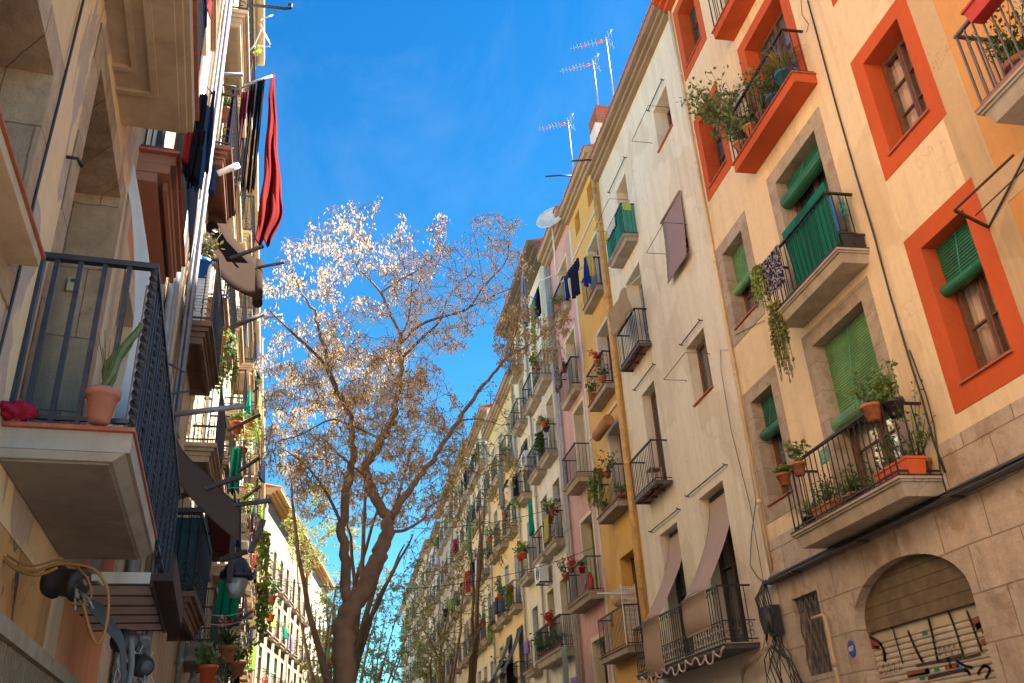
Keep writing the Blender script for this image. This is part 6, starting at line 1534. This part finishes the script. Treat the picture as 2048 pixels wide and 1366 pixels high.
# yellow house
garment(WR.p(22.6, .9, 15.75), WR.p(22.0, .75, 15.85), 1.15, 'shirt', navy, 'big navy coat on the pole of the top yellow balcony', 4, fold=.06)
garment(WR.p(23.1, .95, 15.7), WR.p(22.65, .92, 15.75), .85, 'shirt', cloth('deep_blue', (.015, .05, .22)), 'deep blue shirt beside the big navy coat', 5, fold=.05)
garment(WR.p(22.1, .6, 15.85), WR.p(21.9, .45, 15.9), 1.0, 'narrow', blue, 'bright blue garment nearest the wall on the top yellow balcony', 6, fold=.04)
garment(WR.p(21.98, .5, 15.9), WR.p(21.88, .3, 15.9), .75, 'towel', yellowc, 'pale yellow towel on the top yellow balcony pole', 7, fold=.03)
mb = MB(WR); mb.tube([(21.85, 0, 15.95), (23.3, 1.0, 15.72)], .025, 6); single('wall_pole', mb, G['alu'], WR.p(21.9, 0, 15.9), 'white clothes pole sticking out from the top yellow balcony', 'pole')
for i, (s_, n_, z_, kd, sz, lab, lf, pt) in enumerate([
    (22.6, .35, 9.0, 'bush', .5, 'curly green plant on the upper corner of the flowered yellow balcony', G['leafd'], G['terra']), (23.2, .38, 11.62, 'bush', .4, 'green bush on the second yellow balcony from the eave', G['leafd'], G['terra']), (22.3, .38, 12.3, 'bush', .35, 'red flowered pot high on the second yellow balcony', G['flower'], G['terra']),
    (22.0, .38, 11.65, 'bush', .35, 'dense dark herb pot on the second yellow balcony', G['leafd'], G['terra']), (22.9, .48, 9.1, 'trail', 1.0, 'fern like creeper draping the whole third yellow balcony', G['leafm'], G['terra']), (23.5, .48, 9.0, 'trail', .9, 'hanging asparagus fern at the far end of the third yellow balcony', G['leafl'], G['terra']),
    (22.0, .2, 8.15, 'bush', .3, 'red clay bowl with a bush on the third yellow balcony floor', G['leafm'], G['terra']), (23.3, .3, 8.15, 'blades', .5, 'green grasses behind the bars of the third yellow balcony', G['leafm'], G['terra']),
    (27.0, .35, 14.0, 'bush', .3, 'hanging clay pot on the second pink balcony', G['leafm'], G['terra']), (26.2, .35, 13.9, 'bush', .3, 'clay pot against the pink balcony corner', G['leafm'], G['terra']), (26.5, .3, 16.5, 'bush', .4, 'small plant on the top pink balcony', G['leafm'], G['terra']),
    (27.6, .52, 7.2, 'bush', .4, 'grey green succulent tuft on the lowest pink balcony rail', G['leafm'], G['terra']), (25.6, .5, 7.0, 'blades', .4, 'tall spiky plant on the near end of the lowest pink balcony', G['leafd'], simple('red_plastic', (.45, .03, .02), .5)), (26.9, .5, 7.3, 'bush', .3, 'red blooms along the lowest pink balcony rail', G['flower'], G['terra']),
    (29.2, .4, 9.8, 'bush', .35, 'orange pot on the chalk white balcony above the long one', G['leafm'], G['orangep']), (30.1, .4, 12.9, 'trail', .8, 'teal green creeper on the third chalk white balcony', G['leafd'], G['orangep']), (29.3, .45, 13.1, 'bush', .3, 'orange pot beside the teal green creeper', G['leafm'], G['orangep']), (30.4, .3, 15.9, 'bush', .5, 'pot plant on the highest chalk white balcony', G['leafm'], G['orangep']),
    (29.6, .4, 5.4, 'blades', .8, 'palm leaves rising over the long balcony rail', G['leafd'], G['terra']), (31.0, .4, 5.4, 'blades', .7, 'second palm on the long balcony', G['leafm'], G['terra']), (32.2, .4, 5.4, 'bush', .7, 'leafy plants at the far end of the long balcony', G['leafd'], G['terra']), (30.2, .5, 6.2, 'bush', .3, 'orange flowers on the long balcony rail', G['flower'], G['orangep']),
    (35.4, .4, 9.6, 'bush', .5, 'bushy green pot on a cream house balcony', G['leafm'], G['orangep']), (34.6, .4, 9.5, 'bush', .4, 'orange pot at the near corner of a cream balcony', G['leafm'], G['orangep']), (38.4, .4, 12.2, 'bush', .9, 'large green plants on an upper pale yellow balcony', G['leafl'], G['terra']), (38.0, .4, 8.8, 'trail', .9, 'green creeper hanging from a pale yellow balcony', G['leafl'], G['orangep']),
    (40.6, .4, 9.0, 'bush', .8, 'leafy bush in the middle of the pale yellow front', G['leafm'], G['orangep']), (43.0, .4, 12.2, 'bush', .8, 'bushy plant on the far upper pale yellow balcony', G['leafl'], G['orangep']), (41.0, .4, 5.6, 'bush', .8, 'dark plants on a low pale yellow balcony', G['leafd'], G['terra']), (46.3, .4, 8.7, 'bush', .9, 'green pot on the tall cream house', G['leafm'], G['orangep']), (48.3, .4, 12.1, 'bush', .9, 'plants high on the tall cream house', G['leafl'], G['orangep'])]):
    big = s_ > 34
    potted(WR, s_, n_, z_, .11 if not big else .15, .18 if not big else .24, lab, kind=kd, size=sz, count={'bush': 130, 'blades': 90, 'trail': 420}[kd], leaf_=lf, pot=pt, seed=80 + i, lsize=.08 if s_ < 30 else .12)
T = Thing('white_trellis', WR.p(22.3, .4, 4.5), 'white grid trellis panel standing on the lowest yellow balcony', 'trellis')
mb = MB(WR)
for i in range(9): x = 22.26 + 0; mb.box(22.25, 22.27, .05 + i * .045, .06 + i * .045, 4.5, 5.95)
for j in range(12): mb.box(22.245, 22.249, .04, .42, 4.55 + j * .12, 4.57 + j * .12)
mb.box(22.245, 22.275, .03, .05, 4.5, 6.0); mb.box(22.245, 22.275, .41, .43, 4.5, 6.0)
T.part('lattice', mb, G['white'])
mb = MB(WR); mb.lathe((22.9, .3, 5.55), [(0, 0), (.1, .0), (.2, .12), (.24, .3), (.16, .42), (.1, .44), (0, .44)], 16); single('clay_jar', mb, simple('pale_clay', (.55, .4, .26), .7), WR.p(22.9, .3, 5.5), 'rounded pale clay jar above the lowest yellow balcony rail', 'jar')
mb = MB(WR); mb.tube([(22.2, .1, 5.75), (22.5, 1.0, 5.82)], .025, 6); single('wall_pole', mb, G['white'], WR.p(22.2, .1, 5.75), 'white pole end over the lowest yellow balcony', 'pole')
# rolled straw blind on yellow
mb = MB(WR); mb.tube([(22.1, .3, 10.55), (23.35, .32, 10.5)], .16, 14); single('rolled_blind', mb, simple('straw_roll', (.42, .2, .08), .8, 0, .3, 12, .3), WR.p(22.1, .3, 10.5), 'thick rolled straw blind over the third yellow balcony door', 'blind')
# pink house washing
garment(WR.p(26.3, .7, 14.55), WR.p(25.9, .7, 14.55), 1.3, 'narrow', lilac, 'lilac garment hanging by the second pink balcony', 3, fold=.04)
garment(WR.p(25.9, .75, 14.5), WR.p(25.35, .7, 14.5), 1.5, 'towel', cloth('speckled_black', (.015, .013, .015), (.4, .36, .32), 'blot', 30), 'speckled black and cream dress hanging by the second pink balcony', 3, fold=.05)
garment(WR.p(25.3, .75, 14.5), WR.p(25.1, .7, 14.5), 1.0, 'towel', cloth('pale_pink', (.6, .42, .45)), 'narrow pale pink cloth beside the speckled dress', 3, fold=.04)
for i, (a, b, z, d, m_, lab) in enumerate([(27.7, 27.3, 17.7, 1.0, denim, 'denim blue garment on the top pink clothes pole'), (27.2, 26.9, 17.7, 1.1, black, 'black striped garment on the top pink clothes pole'), (28.4, 28.1, 17.65, 1.7, limec, 'lime green cloth hanging lowest by the top pink pole'), (28.1, 27.75, 17.7, 1.1, tealc, 'teal garment next to the lime green cloth')]):
    garment(WR.p(a, .85, z), WR.p(b, .85, z), d, 'towel' if i % 2 else 'shirt', m_, lab, i, fold=.05)
mb = MB(WR); mb.tube([(26.0, 0, 17.85), (26.6, .85, 17.75), (28.7, .85, 17.7)], .025, 6); single('wall_pole', mb, G['alu'], WR.p(26, 0, 17.8), 'pale clothes pole along the top pink balcony', 'pole')
garment(WR.p(30.0, .8, 20.0), WR.p(29.4, .8, 20.0), 2.4, 'towel', cloth('blue_stripe_sheet', (.55, .58, .66), (.05, .08, .3), 'check', 6), 'blue and white striped sheet hanging under the dark eave', 6, fold=.08)
# grey awnings on pale yellow, teal sheets
for i, (s_, z_, m_, lab) in enumerate([(38.2, 7.4, cloth('slate_awning', (.12, .13, .15)), 'slate grey blind pulled out on the near low door of the pale yellow house'), (40.8, 7.4, cloth('slate_awning', (.12, .13, .15)), 'slate grey blind on the middle low door of the pale yellow house'), (35.0, 14.6, cloth('slate_awning', (.12, .13, .15)), 'dark blind pulled out high on the cream front')]):
    T = Thing('door_awning', WR.p(s_, .1, z_), lab, 'awning'); mb = MB(WR)
    mb.grid(lambda u, v: (s_ - .6 + 1.2 * u, .05 + .9 * v ** 1.4, z_ - 1.9 * v), 6, 10, thick=.012); T.part('fabric', mb, m_)
    mb = MB(WR); mb.tube([(s_ - .62, .97, z_ - 1.92), (s_ + .62, .97, z_ - 1.92)], .06, 10); T.part('roller', mb, G['blackp'])
for i, (s_, z_, d, m_, lab) in enumerate([(37.2, 14.4, 1.9, tealc, 'long teal curtain hanging high on the pale yellow front'), (36.9, 14.3, 2.0, cloth('mauve_grey', (.3, .26, .3)), 'mauve grey sheet beside the long teal curtain'), (31.2, 10.9, 1.3, cloth('emerald_cloth', (0, .35, .22)), 'emerald cloth tied under a chalk white balcony'), (27.6, 5.2, 1.9, cloth('sage_sheet', (.35, .42, .36)), 'sage coloured sheet twisting below the lowest pink balcony'), (26.6, 4.2, 1.5, lilac, 'purple cloth below the lowest pink balcony'),
                                          (33.3, 6.2, .5, lilac, 'lilac cloth over the end of the long balcony'), (47.5, 14.5, 1.8, tealc, 'teal sheet on the tall cream house'), (49.5, 9.5, 1.5, cloth('mauve_grey', (.3, .26, .3)), 'greyish sheet on the tall cream house'), (45.5, 12, 1.3, whitec, 'white sheet on the tall cream house')]):
    garment(WR.p(s_ + .35, .75, z_), WR.p(s_ - .25, .75, z_), d, 'towel', m_, lab, i + 9, fold=.06)
def ac_unit(fr, s_, n0, z_, label):
    T = Thing('air_conditioner', fr.p(s_, n0, z_), label, 'cooling unit', 'cooling units on the facades')
    mb = MB(fr); mb.box(s_ - .42, s_ + .42, n0, n0 + .34, z_, z_ + .62); T.part('casing', mb, G['white'])
    mb = MB(fr)
    for r_ in (.08, .14, .2, .25): mb.tube([(s_ - .1 + r_ * math.cos(a * .524), n0 + .35, z_ + .31 + r_ * math.sin(a * .524)) for a in range(13)], .008, 4)
    T.part('fan_grille', mb, G['ironb']); mb = MB(fr)
    for x in (-.3, .3): mb.box(s_ + x - .02, s_ + x + .02, 0, n0 + .34, z_ - .04, z_ - .001)
    T.part('bracket', mb, G['ironb'])
ac_unit(WR, 32.0, .15, 8.0, 'white air conditioner on the chalk white front below a balcony')
ac_unit(WR, 33.4, .12, 12.9, 'white air conditioner high on the cream front')
# bottles & extinguisher on pink balcony
for i, (s_, c_) in enumerate([(25.5, 'red gas bottle with a black cap on the lowest pink balcony'), (25.9, 'small red canister on the lowest pink balcony')]):
    T = Thing('gas_bottle', WR.p(s_, .3, 6.4), c_, 'bottle'); mb = MB(WR); h_ = .55 - .2 * i
    mb.lathe((s_, .3, 6.402), [(0, 0), (.09, 0), (.1, .05), (.1, h_ * .75), (.05, h_), (0, h_)], 14); T.part('body', mb, simple('red_enamel', (.5, .02, .02), .35)); mb = MB(WR); mb.lathe((s_, .3, 6.402 + h_), [(0, 0), (.03, 0), (.03, .05), (0, .05)], 8); T.part('cap', mb, G['blackp'])
# overhead wires across the street
for i, (a, b, sg, lab) in enumerate([((530, 1000, 30), (1127, 1010, 29), .9, 'thin dark wire sagging across the street behind the tree'), ((505, 1150, 26), (1200, 1090, 26), .8, 'lower thin wire crossing the street behind the tree'), ((560, 360, 24), (760, 410, 22), .1, 'faint wire tied to the treetop')][:2]):
    p, q = atY(*a), atY(*b); mb = MB(); mb.tube([p.lerp(q, t / 16) - Vector((0, 0, sg * 4 * (t / 16) * (1 - t / 16))) for t in range(17)], .012, 4, raw=True)
    single('overhead_wire', mb, G['blackp'], p, lab, 'wire')

# ============================================================ more life on the far balconies
ORD = ['first', 'second', 'third', 'fourth', 'fifth', 'sixth', 'seventh']
def dress(T, nm, fr, spots, seed, prob=.75):
    rnd = random.Random(seed)
    cl = [(navy, 'navy'), (whitec, 'white'), (denim, 'denim blue'), (tealc, 'teal'), (redk, 'red'), (lilac, 'lilac'), (yellowc, 'yellow'), (black, 'black'), (limec, 'lime green')]
    pl = [('bush', G['leafm'], G['terra'], 'bushy plant in a clay pot'), ('trail', G['leafl'], G['terra'], 'lime trailing plant'), ('blades', G['leafd'], G['blackp'], 'spiky plant in a black pot'), ('bush', G['leafd'], G['orangep'], 'dark bush in an orange pot'), ('bush', G['flower'], G['terra'], 'red flowering plant')]
    for (s_, z_, d, floor, colm) in spots:
        if rnd.random() > prob: continue
        where = '%s floor, %s column, %s' % (ORD[floor], ORD[colm], nm)
        if rnd.random() < .6:
            k, lf, pt, w = rnd.choice(pl); hi = rnd.random() < .5
            potted(fr, s_ + rnd.uniform(-.6, .6), d * .85, z_ + (.78 if hi else .002), .13, .2, w + ', ' + where, kind=k, size=rnd.uniform(.5, .9), count={'bush': 110, 'blades': 80, 'trail': 260}[k], leaf_=lf, pot=pt, seed=rnd.randint(0, 9999), lsize=.11)
        if rnd.random() < .5:
            m_, w = rnd.choice(cl); q = s_ + rnd.uniform(-.5, .5); L = rnd.uniform(.4, .9)
            garment(fr.p(q + L / 2, d + .06 + .2 * rnd.random(), z_ + 1.02), fr.p(q - L / 2, d + .06, z_ + 1.02), rnd.uniform(.6, 1.3), rnd.choice(['towel', 'shirt', 'towel']), m_, w + ' washing, ' + where, rnd.randint(0, 99), fold=.04)
for T, nm, sd in ((RR[0], 'chalk white house', 1), (RR[1], 'cream front', 2), (RR[2], 'pale yellow house', 3), (RR[3], 'tall cream house', 4), (RR[4], 'sand coloured house', 5), (RR[5], 'greyish shaded house', 6)):
    dress(T, nm, WR, [(c, z, .42, i, j) for j, c in enumerate(T.cols) for i, z in enumerate(T.zs)], sd)
dress(LR[0], 'bend house', LC, [(c, z, .42, i, j) for j, c in enumerate(LR[0].cols) for i, z in enumerate(LR[0].zs)], 9)
dress(H4, 'long bright house', LB2, [(a + .9, z, .6, i, j) for j, a in enumerate((21.2, 24.6, 28.2)) for i, z in enumerate((4.0, 7.2, 10.4, 13.2))], 10)
dress(H5, 'chalky house', LB2, [(a + .9, z, .6, i, j) for j, a in enumerate((31.8, 34.6, 37.4)) for i, z in enumerate((4.0, 7.3, 10.6, 13.8))], 11)
dress(H6, 'straw coloured house', LB2, [(a + .9, z, .6, i, j) for j, a in enumerate((41, 44, 47, 50.5)) for i, z in enumerate((4.0, 7.3, 10.6, 13.8))], 12)
